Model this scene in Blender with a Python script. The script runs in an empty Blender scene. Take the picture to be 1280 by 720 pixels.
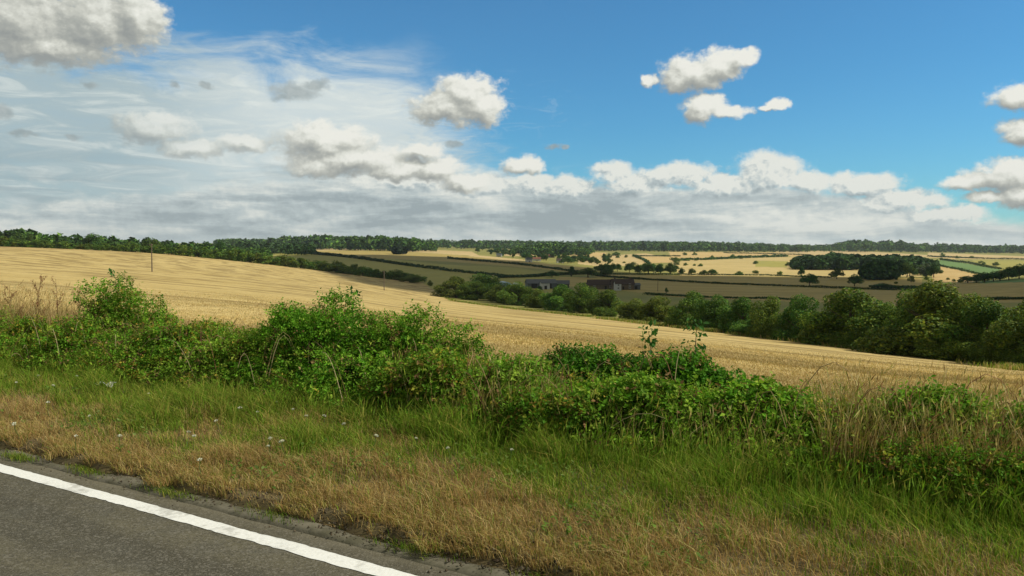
import bpy, math
import numpy as np
from mathutils import Vector

rng = np.random.default_rng(11)
scene = bpy.context.scene
COL = scene.collection
F, CAMZ = 1000.0, 2.2
PITCH = math.atan(48 / 1000)
CP, SP = math.cos(PITCH), math.sin(PITCH)
RO = -0.15
_n = math.hypot(0.8538, 0.5206)
SX, SY = 0.8538 / _n, -0.5206 / _n          # along the road
TX, TY = 0.5206 / _n, 0.8538 / _n           # across the road, away from the camera
SUN_AZ, SUN_EL = math.radians(96), math.radians(43)
SUN = np.array([math.sin(SUN_AZ) * math.cos(SUN_EL), math.cos(SUN_AZ) * math.cos(SUN_EL), math.sin(SUN_EL)])


# ------------------------------------------------------------------ maths
def proj(x, y, z):
    f = y * CP - (z - CAMZ) * SP
    u = y * SP + (z - CAMZ) * CP
    f = np.where(np.abs(f) < 1e-3, 1e-3, f)
    return 640 + F * x / f, 360 - F * u / f


def st(s, t):
    t = t + RO
    return s * SX + t * TX, s * SY + t * TY


def sstep(a, b, x):
    k = np.clip((x - a) / (b - a), 0, 1)
    return k * k * (3 - 2 * k)


def _hash(i, j, seed):
    v = np.sin(i * 127.1 + j * 311.7 + seed * 74.7) * 43758.5453
    return v - np.floor(v)


def vnoise(x, y, seed=0):
    xi, yi = np.floor(x), np.floor(y)
    fx, fy = x - xi, y - yi
    fx, fy = fx * fx * (3 - 2 * fx), fy * fy * (3 - 2 * fy)
    a, b = _hash(xi, yi, seed), _hash(xi + 1, yi, seed)
    c, d = _hash(xi, yi + 1, seed), _hash(xi + 1, yi + 1, seed)
    return (a * (1 - fx) + b * fx) * (1 - fy) + (c * (1 - fx) + d * fx) * fy


def fbm(x, y, seed=0):
    return (vnoise(x, y, seed) * .55 + vnoise(x * 2.1, y * 2.1, seed + 1) * .3 + vnoise(x * 4.3, y * 4.3, seed + 2) * .15)


def gsmooth(a, sig, axis):
    r = int(sig * 3)
    k = np.exp(-0.5 * (np.arange(-r, r + 1) / sig) ** 2)
    k /= k.sum()
    pad = [(0, 0)] * a.ndim
    pad[axis] = (r, r)
    p = np.pad(a, pad, mode='edge')
    return np.apply_along_axis(lambda v: np.convolve(v, k, 'valid'), axis, p)


def unit(v):
    return v / np.maximum(np.linalg.norm(v, axis=-1, keepdims=True), 1e-9)


# ------------------------------------------------------------------ terrain
# each column: (distance ahead, where the ground stands against the eye line) along one bearing
COLS = {
    -240: [(12, 495), (20, 421), (35, 374), (60, 350), (100, 336), (160, 328), (230, 320), (320, 312), (420, 306), (520, 302), (700, 305), (1000, 309), (1400, 309), (2000, 307), (3000, 305), (4500, 304), (9500, 304)],
    0: [(12, 495), (20, 421), (35, 375), (60, 352), (100, 340), (160, 333), (230, 326), (320, 317), (420, 311), (520, 307), (700, 308.5), (1000, 310), (1400, 309), (2000, 307), (3000, 305), (4500, 304), (9500, 304)],
    190: [(12, 495), (20, 422), (35, 379), (60, 360), (100, 351), (160, 345), (230, 340), (320, 332), (420, 323), (520, 314.5), (700, 314), (1000, 313), (1400, 310), (2000, 307), (3000, 305), (4500, 304), (9500, 304)],
    320: [(12, 495), (20, 422), (35, 384), (60, 369), (100, 361), (160, 355), (230, 350), (320, 344), (420, 337), (520, 328), (700, 322), (1000, 318), (1400, 314), (2000, 310), (3000, 306), (4500, 304.5), (9500, 304)],
    420: [(12, 495), (20, 423), (35, 391), (60, 379), (100, 371), (160, 366), (230, 361), (320, 355), (420, 348), (520, 340.5), (700, 330), (1000, 322.5), (1400, 317), (2000, 312), (3000, 307.5), (4500, 305), (9500, 304.5)],
    480: [(12, 495), (20, 423), (35, 396), (60, 387), (100, 380), (160, 374), (230, 369), (320, 363), (420, 356), (520, 349.5), (700, 338), (1000, 327), (1400, 319), (2000, 313), (3000, 308), (4500, 305.5), (9500, 305)],
    560: [(12, 496), (20, 425), (35, 404), (60, 396), (100, 390), (160, 384.5), (230, 380), (320, 375.5), (420, 366), (520, 357), (700, 343), (1000, 330), (1400, 321), (2000, 315), (3000, 309.5), (4500, 307), (9500, 306)],
    700: [(12, 496), (20, 432), (35, 415), (60, 408), (100, 402), (160, 396), (230, 390), (320, 378), (420, 367), (520, 359), (700, 346), (1000, 333), (1400, 324), (2000, 317), (3000, 311.5), (4500, 309), (9500, 308)],
    840: [(12, 497), (20, 445), (35, 430), (60, 422), (100, 414), (160, 404), (230, 392), (320, 379), (420, 369), (520, 360.5), (700, 348), (1000, 336), (1400, 326), (2000, 318), (3000, 312), (4500, 309), (9500, 308)],
    1000: [(12, 498), (20, 462), (35, 447), (60, 437), (95, 428), (160, 409), (230, 393), (320, 380), (420, 370.5), (520, 361.5), (700, 349.5), (1000, 337), (1400, 327), (2000, 319), (3000, 313), (4500, 310), (9500, 309)],
    1150: [(12, 498), (20, 474), (35, 460), (60, 451), (75, 446), (110, 430), (160, 411), (230, 394), (320, 380), (420, 369), (520, 360), (700, 350), (1000, 338), (1400, 328), (2000, 320), (3000, 314), (4500, 311.5), (9500, 310)],
    1280: [(12, 500), (20, 480), (35, 470), (60, 462), (100, 436), (160, 411), (230, 392), (320, 374), (420, 357), (520, 349), (700, 342), (1000, 335), (1400, 328), (2000, 321), (3000, 316.5), (4500, 314), (9500, 313)],
    1520: [(12, 502), (20, 490), (35, 481), (60, 470), (100, 440), (160, 412), (230, 391), (320, 370), (420, 352), (520, 344), (700, 339), (1000, 334), (1400, 328), (2000, 322), (3000, 318), (4500, 316), (9500, 315)],
}
NLOG = 260
LOGD = np.linspace(math.log(10), math.log(9500), NLOG)
GPX = np.arange(-240, 1521, 8.0)


def _table():
    ks = sorted(COLS)
    rows = []
    for k in ks:
        d, y = np.array(COLS[k]).T
        rows.append(np.interp(LOGD, np.log(d), y))
    rows = np.array(rows)
    T = np.array([[0.0]])
    T = np.stack([np.interp(GPX, ks, rows[:, j]) for j in range(NLOG)], 1)
    T = gsmooth(T, 3.0, 1)
    T = gsmooth(T, 5.0, 0)
    v = (360 - T) / F
    slope = (-SP + v * CP) / (CP + v * SP)
    return CAMZ + np.exp(LOGD)[None, :] * slope


ZT = _table()


def H(x, y):
    x, y = np.asarray(x, float), np.asarray(y, float)
    az = np.clip(np.arctan2(x, y), math.atan(-.87), math.atan(.87))
    r = np.hypot(x, y)
    d = np.clip(r * np.cos(az), 10.01, 9490)
    pi = np.clip((640 + F * np.tan(az) + 240) / 8.0, 0, len(GPX) - 1.001)
    di = np.clip((np.log(d) - LOGD[0]) / (LOGD[1] - LOGD[0]), 0, NLOG - 1.001)
    i, j = pi.astype(int), di.astype(int)
    a, b = pi - i, di - j
    z = (ZT[i, j] * (1 - a) + ZT[i + 1, j] * a) * (1 - b) + (ZT[i, j + 1] * (1 - a) + ZT[i + 1, j + 1] * a) * b
    z = z + (fbm(x / 9, y / 9, 5) - .5) * .12 * sstep(11, 16, d)
    t = x * TX + y * TY
    w = sstep(8.8, 10.4, t)
    return z * w - 0.15 * (1 - w)


def spot(px, d):
    x = (px - 640) / F * d
    return x, d, float(H(x, d))


def ground_at(px, py, dmin=12, dmax=8000):
    v, u = (360 - py) / F, (px - 640) / F
    dy, dz = CP + v * SP, -SP + v * CP
    d = np.exp(np.linspace(math.log(dmin), math.log(dmax), 1600))
    x, z = u / dy * d, CAMZ + dz / dy * d
    hit = np.nonzero(z <= H(x, d))[0]
    k = hit[0] if len(hit) else len(d) - 1
    return float(x[k]), float(d[k]), float(H(x[k], d[k]))


def verge_z(s, t):
    s, t = np.asarray(s, float), np.asarray(t, float)
    z = -.03 + .13 * sstep(4.60, 4.78, t + (fbm(s * 3.1, t * 2, 13) - .5) * .3) + .075 * sstep(5, 8.5, t) + (fbm(s * .8, t * .8, 3) - .5) * .10 * sstep(4.8, 5.6, t)
    return z - .9 * sstep(9.2, 11.2, t)


# ------------------------------------------------------------------ objects
def tag(o, label, cat=None, group=None, kind=None):
    o['label'] = label
    if cat: o['category'] = cat
    if group: o['group'] = group
    if kind: o['kind'] = kind
    return o


def empty(name, loc, rz=0.0):
    o = bpy.data.objects.new(name, None)
    o.empty_display_size = .3
    o.location = loc
    o.rotation_euler = (0, 0, rz)
    COL.objects.link(o)
    return o


def link(name, me, mat, parent=None):
    o = bpy.data.objects.new(name, me)
    if mat is not None and len(me.materials) == 0: me.materials.append(mat)
    if parent: o.parent = parent
    COL.objects.link(o)
    return o


def mesh_np(name, V, Fc, col=None, smooth=False):
    V, Fc = np.asarray(V, np.float32).reshape(-1, 3), np.asarray(Fc, np.int32)
    k = Fc.shape[1]
    me = bpy.data.meshes.new(name)
    me.vertices.add(len(V)); me.vertices.foreach_set('co', V.ravel())
    me.loops.add(Fc.size); me.loops.foreach_set('vertex_index', Fc.ravel())
    me.polygons.add(len(Fc))
    me.polygons.foreach_set('loop_start', np.arange(0, Fc.size, k, dtype=np.int32))
    me.polygons.foreach_set('use_smooth', np.full(len(Fc), smooth))
    if col is not None:
        a = me.color_attributes.new('tint', 'FLOAT_COLOR', 'POINT')
        c = np.ones((len(V), 4), np.float32); c[:, :3] = col
        a.data.foreach_set('color', c.ravel())
    me.update(calc_edges=True)
    me.validate()
    return me


def quads(V4, col):
    """V4 (n,4,3), col (n,3)"""
    n = len(V4)
    return V4.reshape(-1, 3), np.arange(n * 4).reshape(n, 4), np.repeat(col, 4, 0)


def tube(pts, rad, sides=7):
    pts, rad = np.asarray(pts, float), np.asarray(rad, float)
    V, Fq = [], []
    for i, p in enumerate(pts):
        d = unit(pts[min(i + 1, len(pts) - 1)] - pts[max(i - 1, 0)])
        a = unit(np.cross(d, [0.3, 1, .1])); b = np.cross(d, a)
        for k in range(sides):
            an = 2 * math.pi * k / sides
            V.append(p + rad[i] * (math.cos(an) * a + math.sin(an) * b))
    for i in range(len(pts) - 1):
        for k in range(sides):
            k2 = (k + 1) % sides
            Fq.append([i * sides + k, i * sides + k2, (i + 1) * sides + k2, (i + 1) * sides + k])
    return np.array(V), np.array(Fq)


def join(parts):
    V, Fc, n = [], [], 0
    for v, f in parts:
        V.append(v); Fc.append(f + n); n += len(v)
    return np.concatenate(V), np.concatenate(Fc)


def box(x0, x1, y0, y1, z0, z1):
    V = np.array([[x, y, z] for z in (z0, z1) for y in (y0, y1) for x in (x0, x1)], float)
    Fq = np.array([[0, 2, 3, 1], [4, 5, 7, 6], [0, 1, 5, 4], [2, 6, 7, 3], [0, 4, 6, 2], [1, 3, 7, 5]])
    return V, Fq


# ------------------------------------------------------------------ materials
def nmat(name):
    m = bpy.data.materials.new(name); m.use_nodes = True
    nt = m.node_tree; nt.nodes.clear()
    out = nt.nodes.new('ShaderNodeOutputMaterial')
    return m, nt, out


def nd(nt, t, **kw):
    n = nt.nodes.new(t)
    for k, v in kw.items():
        if k in n.inputs: n.inputs[k].default_value = v
        else: setattr(n, k, v)
    return n


def math_n(nt, op, a, b=None, c=None, clamp=False):
    n = nt.nodes.new('ShaderNodeMath'); n.operation = op; n.use_clamp = clamp
    for i, v in enumerate((a, b, c)):
        if v is None: continue
        if isinstance(v, (int, float)): n.inputs[i].default_value = v
        else: nt.links.new(v, n.inputs[i])
    return n.outputs[0]


def mixc(nt, f, a, b, blend='MIX'):
    n = nt.nodes.new('ShaderNodeMix'); n.data_type = 'RGBA'; n.blend_type = blend
    for sock, v in ((n.inputs[0], f), (n.inputs[6], a), (n.inputs[7], b)):
        if isinstance(v, (int, float)): sock.default_value = v
        elif isinstance(v, tuple): sock.default_value = (*v, 1)
        else: nt.links.new(v, sock)
    return n.outputs[2]


def smooth_n(nt, x, a, b):
    n = nt.nodes.new('ShaderNodeMapRange'); n.interpolation_type = 'SMOOTHSTEP'
    nt.links.new(x, n.inputs[0])
    n.inputs[1].default_value, n.inputs[2].default_value = a, b
    return n.outputs[0]


def noise_n(nt, vec, scale, detail=3, rough=.55, dist=0.0):
    n = nd(nt, 'ShaderNodeTexNoise', Scale=scale, Detail=detail, Roughness=rough, Distortion=dist)
    if vec is not None: nt.links.new(vec, n.inputs['Vector'])
    return n.outputs['Fac']


def leaf_mat(name, trans=.3, rough=.55, spec=.25, vary=.0):
    m, nt, out = nmat(name)
    a = nd(nt, 'ShaderNodeAttribute', attribute_name='tint')
    c = a.outputs['Color']
    if vary:
        oi = nd(nt, 'ShaderNodeObjectInfo')
        hs = nd(nt, 'ShaderNodeHueSaturation')
        nt.links.new(c, hs.inputs['Color'])
        nt.links.new(math_n(nt, 'MULTIPLY_ADD', oi.outputs['Random'], .06, .47), hs.inputs['Hue'])
        r2 = math_n(nt, 'FRACT', math_n(nt, 'MULTIPLY', oi.outputs['Random'], 7.31))
        nt.links.new(math_n(nt, 'MULTIPLY_ADD', r2, vary, 1 - vary / 2), hs.inputs['Value'])
        c = hs.outputs['Color']
    p = nd(nt, 'ShaderNodeBsdfPrincipled', Roughness=rough)
    p.inputs['Specular IOR Level'].default_value = spec
    nt.links.new(c, p.inputs['Base Color'])
    t = nd(nt, 'ShaderNodeBsdfTranslucent')
    nt.links.new(mixc(nt, .5, c, (.9, 1.0, .35), 'MULTIPLY'), t.inputs['Color'])
    mx = nd(nt, 'ShaderNodeMixShader'); mx.inputs[0].default_value = trans
    nt.links.new(p.outputs[0], mx.inputs[1]); nt.links.new(t.outputs[0], mx.inputs[2])
    nt.links.new(mx.outputs[0], out.inputs[0])
    return m


def plain_mat(name, c1, c2=None, scale=3.0, rough=.8, bump=0.0, detail=4):
    m, nt, out = nmat(name)
    p = nd(nt, 'ShaderNodeBsdfPrincipled', Roughness=rough)
    p.inputs['Specular IOR Level'].default_value = .25
    tc = nd(nt, 'ShaderNodeTexCoord')
    f = noise_n(nt, tc.outputs['Object'], scale, detail)
    nt.links.new(mixc(nt, smooth_n(nt, f, .3, .7), c1, c2 or c1), p.inputs['Base Color'])
    if bump:
        b = nd(nt, 'ShaderNodeBump', Strength=bump, Distance=.02)
        nt.links.new(f, b.inputs['Height']); nt.links.new(b.outputs[0], p.inputs['Normal'])
    nt.links.new(p.outputs[0], out.inputs[0])
    return m


def field_mat(name, c1, c2, c3, ang, row=3.0, big=60.0, rowamt=.5, tram=0.0, fine=1.2, bump=.5):
    """crop or pasture: broad patches, drill rows at ang, tram lines, fine straw grain"""
    m, nt, out = nmat(name)
    tc = nd(nt, 'ShaderNodeTexCoord')
    mp = nd(nt, 'ShaderNodeMapping'); mp.vector_type = 'POINT'
    mp.inputs['Rotation'].default_value = (0, 0, -ang)
    nt.links.new(tc.outputs['Object'], mp.inputs['Vector'])
    st_ = nd(nt, 'ShaderNodeMapping'); st_.inputs['Scale'].default_value = (.03, 1, 1)
    nt.links.new(mp.outputs[0], st_.inputs['Vector'])
    rows = noise_n(nt, st_.outputs[0], 1 / row, 4, .6)
    st2 = nd(nt, 'ShaderNodeMapping'); st2.inputs['Scale'].default_value = (.12, 1, 1)
    nt.links.new(mp.outputs[0], st2.inputs['Vector'])
    streak = noise_n(nt, st2.outputs[0], 1 / (row * .22), 3, .6)
    patch = noise_n(nt, tc.outputs['Object'], 1 / big, 4, .6)
    grain = noise_n(nt, tc.outputs['Object'], fine, 5, .7)
    f = math_n(nt, 'ADD', math_n(nt, 'MULTIPLY', rows, rowamt), math_n(nt, 'MULTIPLY', patch, 1 - rowamt))
    col = mixc(nt, smooth_n(nt, f, .38, .62), c1, c2)
    col = mixc(nt, math_n(nt, 'MULTIPLY', smooth_n(nt, grain, .48, .72), .75), col, c3)
    col = mixc(nt, math_n(nt, 'MULTIPLY', smooth_n(nt, streak, .5, .7), .35), col, c3)
    if tram:
        sw = nd(nt, 'ShaderNodeMapping'); sw.inputs['Scale'].default_value = (.006, .13, 1)
        nt.links.new(mp.outputs[0], sw.inputs['Vector'])
        swn = noise_n(nt, sw.outputs[0], 1.0, 3, .6, .25)
        col = mixc(nt, math_n(nt, 'MULTIPLY', smooth_n(nt, swn, .48, .58), .8), col, c3)
        sx = nd(nt, 'ShaderNodeSeparateXYZ'); nt.links.new(mp.outputs[0], sx.inputs[0])
        wob = math_n(nt, 'MULTIPLY', noise_n(nt, st_.outputs[0], .05, 2), 10)
        yy = math_n(nt, 'ADD', sx.outputs[1], wob)
        pp = math_n(nt, 'PINGPONG', yy, tram)
        q = math_n(nt, 'ABSOLUTE', math_n(nt, 'SUBTRACT', pp, tram * .45))
        ln = math_n(nt, 'SUBTRACT', 1.0, smooth_n(nt, q, .25, .9))
        ln = math_n(nt, 'MULTIPLY', ln, smooth_n(nt, noise_n(nt, mp.outputs[0], .03, 2), .35, .6))
        col = mixc(nt, math_n(nt, 'MULTIPLY', ln, .6), col, c3)
    p = nd(nt, 'ShaderNodeBsdfPrincipled', Roughness=.9)
    p.inputs['Specular IOR Level'].default_value = .1
    nt.links.new(col, p.inputs['Base Color'])
    if bump:
        b = nd(nt, 'ShaderNodeBump', Strength=bump, Distance=.25)
        nt.links.new(math_n(nt, 'ADD', grain, streak), b.inputs['Height'])
        nt.links.new(b.outputs[0], p.inputs['Normal'])
    nt.links.new(p.outputs[0], out.inputs[0])
    return m


ROADANG = math.atan2(SY, SX)
M = {
    'stubble': field_mat('straw_stubble', (.56, .44, .185), (.45, .34, .125), (.24, .175, .065), ROADANG, 2.6, 40, .6, 14.0, 1.6),
    'straw': field_mat('far_straw', (.55, .425, .20), (.46, .35, .155), (.36, .27, .11), .3, 14, 150, .4, 0, .12, .3),
    'gold': field_mat('far_golden_straw', (.55, .40, .165), (.49, .35, .14), (.38, .27, .10), .1, 14, 150, .4, 0, .12, .3),
    'tan': field_mat('far_dry_pasture', (.53, .41, .175), (.45, .35, .14), (.36, .30, .10), .2, 20, 120, .3, 0, .1, .3),
    'brown': field_mat('far_brown_stubble', (.44, .335, .11), (.37, .29, .095), (.29, .235, .07), -.25, 12, 200, .6, 24.0, .12, .3),
    'olive': field_mat('far_olive_grass', (.36, .325, .08), (.30, .28, .07), (.22, .22, .05), -.25, 12, 120, .4, 0, .12, .3),
    'green': field_mat('far_green_crop', (.15, .24, .075), (.13, .215, .065), (.11, .185, .055), .15, 12, 120, .5, 0, .12, .3),
    'rough': field_mat('rough_field_grass', (.25, .24, .06), (.19, .20, .05), (.31, .25, .08), .5, 14, 70, .2, 0, .4, .5),
    'leaf': leaf_mat('hedge_leaf', .40, .66, .12),
    'tree': leaf_mat('tree_leaf', .22, .65, .15, .35),
    'blade': leaf_mat('grass_blade', .35, .7, .07),
    'straw_bits': leaf_mat('cut_straw', .15, .7, .15),
    'bark': plain_mat('bark', (.10, .075, .05), (.06, .045, .032), 9, .9, .5),
    'pole': plain_mat('weathered_pole_wood', (.15, .12, .085), (.10, .08, .06), 6, .85, .3),
    'insulator': plain_mat('ceramic', (.12, .09, .07), (.18, .15, .12), 4, .4),
    'wall_grey': plain_mat('grey_cladding', (.115, .13, .138), (.085, .097, .10), .8, .7),
    'wall_white': plain_mat('white_render', (.52, .53, .51), (.42, .43, .41), .8, .8),
    'wall_stone': plain_mat('stone_wall', (.15, .12, .085), (.11, .088, .062), 1.2, .9),
    'wall_dark': plain_mat('dark_timber_boards', (.09, .075, .06), (.06, .05, .04), 1.2, .9),
    'roof_grey': plain_mat('sheet_roof', (.085, .098, .105), (.065, .076, .082), .5, .6),
    'roof_dark': plain_mat('dark_tiles', (.06, .042, .034), (.04, .03, .026), 1.5, .85),
    'roof_red': plain_mat('red_tiles', (.20, .09, .055), (.14, .065, .045), 1.5, .85),
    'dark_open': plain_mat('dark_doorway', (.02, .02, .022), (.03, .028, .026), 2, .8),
    'frame': plain_mat('window_frame_paint', (.6, .6, .56), (.5, .5, .47), 4, .6),
    'tarp': plain_mat('pale_blue_sheeting', (.42, .60, .66), (.34, .52, .60), 1.2, .45),
    'litter': plain_mat('white_plastic', (.78, .80, .78), (.68, .7, .68), 9, .5),
}


# ------------------------------------------------------------------ ground sheet split into its fields
def inpoly(px, py, poly):
    r = np.zeros(len(px), bool)
    n = len(poly)
    for i in range(n):
        x0, y0 = poly[i]; x1, y1 = poly[(i + 1) % n]
        c = ((y0 > py) != (y1 > py))
        with np.errstate(divide='ignore', invalid='ignore'):
            xx = (x1 - x0) * (py - y0) / (y1 - y0) + x0
        r ^= c & (px < xx)
    return r


EDGE = [(-900, 300), (0, 307), (100, 308.5), (200, 314.5), (320, 328), (420, 340.5), (528, 353), (562, 376), (640, 386.5), (700, 392.5), (840, 409), (1000, 428), (1130, 443.5), (1280, 463.5), (1500, 486), (1900, 530)]
FIELDS = [  # name, material, outline against the view (turned into faces of the ground), label
    ('pasture', 'olive', [(360, 312), (430, 318), (560, 331), (640, 334), (700, 343), (690, 372), (560, 372), (520, 352), (420, 340), (320, 328)], 'shaded olive pasture below the far hedge line'),
    ('stubble_strip', 'straw', [(388, 309.5), (480, 310.2), (485, 312.8), (388, 313.6)], 'thin pale strip of stubble under the far left wood'),
    ('ploughed_field', 'brown', [(388, 313.6), (500, 314), (575, 319), (640, 325), (735, 335), (735, 342), (640, 333), (560, 327), (430, 321), (370, 316)], 'shaded brown field between two dark hedge lines'),
    ('cut_field', 'straw', [(500, 310.5), (590, 314.5), (600, 320), (570, 318.5), (500, 314)], 'pale cut field beside the dark conifer clump'),
    ('cut_field', 'straw', [(592, 318.5), (665, 325.5), (640, 326), (585, 320)], 'narrow pale cut field before the village trees'),
    ('cut_field', 'straw', [(630, 316), (668, 317), (668, 320.5), (630, 320)], 'small pale cut field behind the village trees'),
    ('stubble_slope', 'gold', [(712, 314), (760, 316), (745, 321.5), (712, 320)], 'golden slope beside the wooded hill'),
    ('stubble_slope', 'straw', [(722, 321.5), (808, 316.5), (835, 322), (808, 330), (760, 334), (722, 330)], 'pale straw slope dotted with bushes'),
    ('stubble_slope', 'gold', [(795, 321), (848, 321), (842, 328), (808, 329)], 'small golden field hemmed by dark hedges'),
    ('stubble_slope', 'gold', [(836, 314.8), (1010, 315.5), (1012, 319), (940, 322), (862, 326), (838, 321)], 'broad golden field under the horizon woods'),
    ('dry_pasture', 'tan', [(836, 327), (1012, 319.5), (1090, 332), (1150, 340), (1152, 346), (1060, 347), (850, 344)], 'dry tan pasture with scattered bushes'),
    ('stubble_strip', 'straw', [(950, 312.5), (1080, 314), (1180, 320), (1170, 322.5), (1010, 319)], 'pale strip of stubble behind the dark wood'),
    ('grass_slope', 'olive', [(942, 326), (985, 326.5), (984, 334), (945, 333.5)], 'green grass patch beside the dark wood'),
    ('ploughed_field', 'brown', [(738, 343.5), (850, 344), (1152, 347.5), (1152, 362), (1040, 360.5), (900, 354), (745, 346)], 'shaded brown field above the long thin hedge'),
    ('ploughed_field', 'brown', [(700, 346), (745, 347), (900, 355), (1060, 362), (1165, 364), (1165, 384), (840, 371), (770, 362), (690, 356)], 'shaded brown field behind the farmhouse'),
    ('crop_field', 'green', [(1162, 325.5), (1185, 325.2), (1250, 336.5), (1246, 344), (1232, 344), (1168, 330)], 'green crop field on the right hillside'),
    ('stubble_slope', 'gold', [(1166, 330.5), (1230, 344), (1216, 353), (1166, 353)], 'straw coloured wedge below the green crop field'),
    ('stubble_strip', 'straw', [(1160, 315.5), (1300, 321), (1300, 324.5), (1190, 324), (1160, 320.5)], 'pale strip of stubble under the right horizon trees'),
    ('grass_slope', 'olive', [(1216, 325), (1310, 326), (1310, 336), (1250, 336), (1216, 331)], 'olive grass slope at the right edge'),
    ('crop_field', 'green', [(1225, 351), (1400, 343), (1400, 348), (1225, 354.5)], 'thin green strip under the dark rising hedge'),
    ('ploughed_field', 'brown', [(1166, 352.5), (1225, 354.5), (1400, 348), (1400, 376), (1166, 380)], 'bare brown field behind the big hedgerow'),
]


def build_ground():
    fine = np.linspace(math.atan(-.74), math.atan(.74), 1000)
    coarse = np.linspace(fine[-1], fine[0] + 2 * math.pi, 70)[1:-1]
    ang = np.concatenate([fine, coarse])
    rad = np.concatenate([np.linspace(2.5, 9, 4), np.exp(np.linspace(math.log(10), math.log(700), 250)), np.exp(np.linspace(math.log(706), math.log(9400), 170))])
    A, R = np.meshgrid(ang, rad, indexing='ij')
    rr = np.where(np.abs(A) < .8, R / np.maximum(np.cos(A), .5), R / np.cos(fine[-1]))
    X, Y = np.sin(A) * rr, np.cos(A) * rr
    Z = H(X, Y)
    na, nr = A.shape
    V = np.stack([X, Y, Z], -1).reshape(-1, 3)
    ia = np.arange(na)[:, None]; ir = np.arange(nr - 1)[None, :]
    a0 = ia * nr + ir; a1 = ((ia + 1) % na) * nr + ir
    Fc = np.stack([a0, a1, a1 + 1, a0 + 1], -1).reshape(-1, 4)
    Fc = np.concatenate([Fc])
    cen = V[Fc].mean(1)
    px, py = proj(cen[:, 0], cen[:, 1], cen[:, 2])
    # bearing-limited: outside the view everything is rough grass or stubble by distance
    front = (cen[:, 1] > 1) & (np.abs(cen[:, 0]) < cen[:, 1] * 1.2)
    fid = np.full(len(Fc), 0)
    t = cen[:, 0] * TX + cen[:, 1] * TY
    e = np.interp(px, [p[0] for p in EDGE], [p[1] for p in EDGE])
    far = cen[:, 1] > 95
    stub = front & (t > 9) & (py > e) & (cen[:, 1] < 560)
    fid[stub] = 1
    fid[(t > 9) & ~front & (np.hypot(cen[:, 0], cen[:, 1]) < 120)] = 1
    for k, (n, m, poly, lab) in enumerate(FIELDS):
        sel = front & far & ~stub & inpoly(px, py, poly)
        fid[sel] = 2 + k
    names = [('ground', 'rough', 'rough grassy ground between the fields of the valley'),
             ('stubble_field', 'stubble', 'golden stubble field sloping down from the road hedge')] + [(n, m, l) for n, m, p, l in FIELDS]
    for k, (n, m, lab) in enumerate(names):
        fs = Fc[fid == k]
        if not len(fs): continue
        u, inv = np.unique(fs, return_inverse=True)
        me = mesh_np(n, V[u], inv.reshape(-1, 4)[:, ::-1], smooth=True)
        tag(link(n, me, M[m]), lab, 'field' if k else 'ground', None, 'structure')


build_ground()


# ------------------------------------------------------------------ road, kerb, verge
def strip(name, prof, s0, s1, ns, mat, label, cat, jit=None):
    """prof: list of (t, z); a swept sheet along the road"""
    s = np.linspace(s0, s1, ns)
    prof = np.array(prof)
    S, T = np.meshgrid(s, prof[:, 0], indexing='ij')
    Z = np.broadcast_to(prof[:, 1], S.shape).copy()
    if jit is not None: T, Z = jit(S, T, Z)
    X, Y = st(S, T)
    V = np.stack([X, Y, Z], -1).reshape(-1, 3)
    n, k = S.shape
    i = np.arange(n - 1)[:, None] * k + np.arange(k - 1)[None, :]
    Fc = np.stack([i, i + k, i + k + 1, i + 1], -1).reshape(-1, 4)
    me = mesh_np(name, V, Fc, smooth=True)
    return tag(link(name, me, mat), label, cat, None, 'structure')


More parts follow.
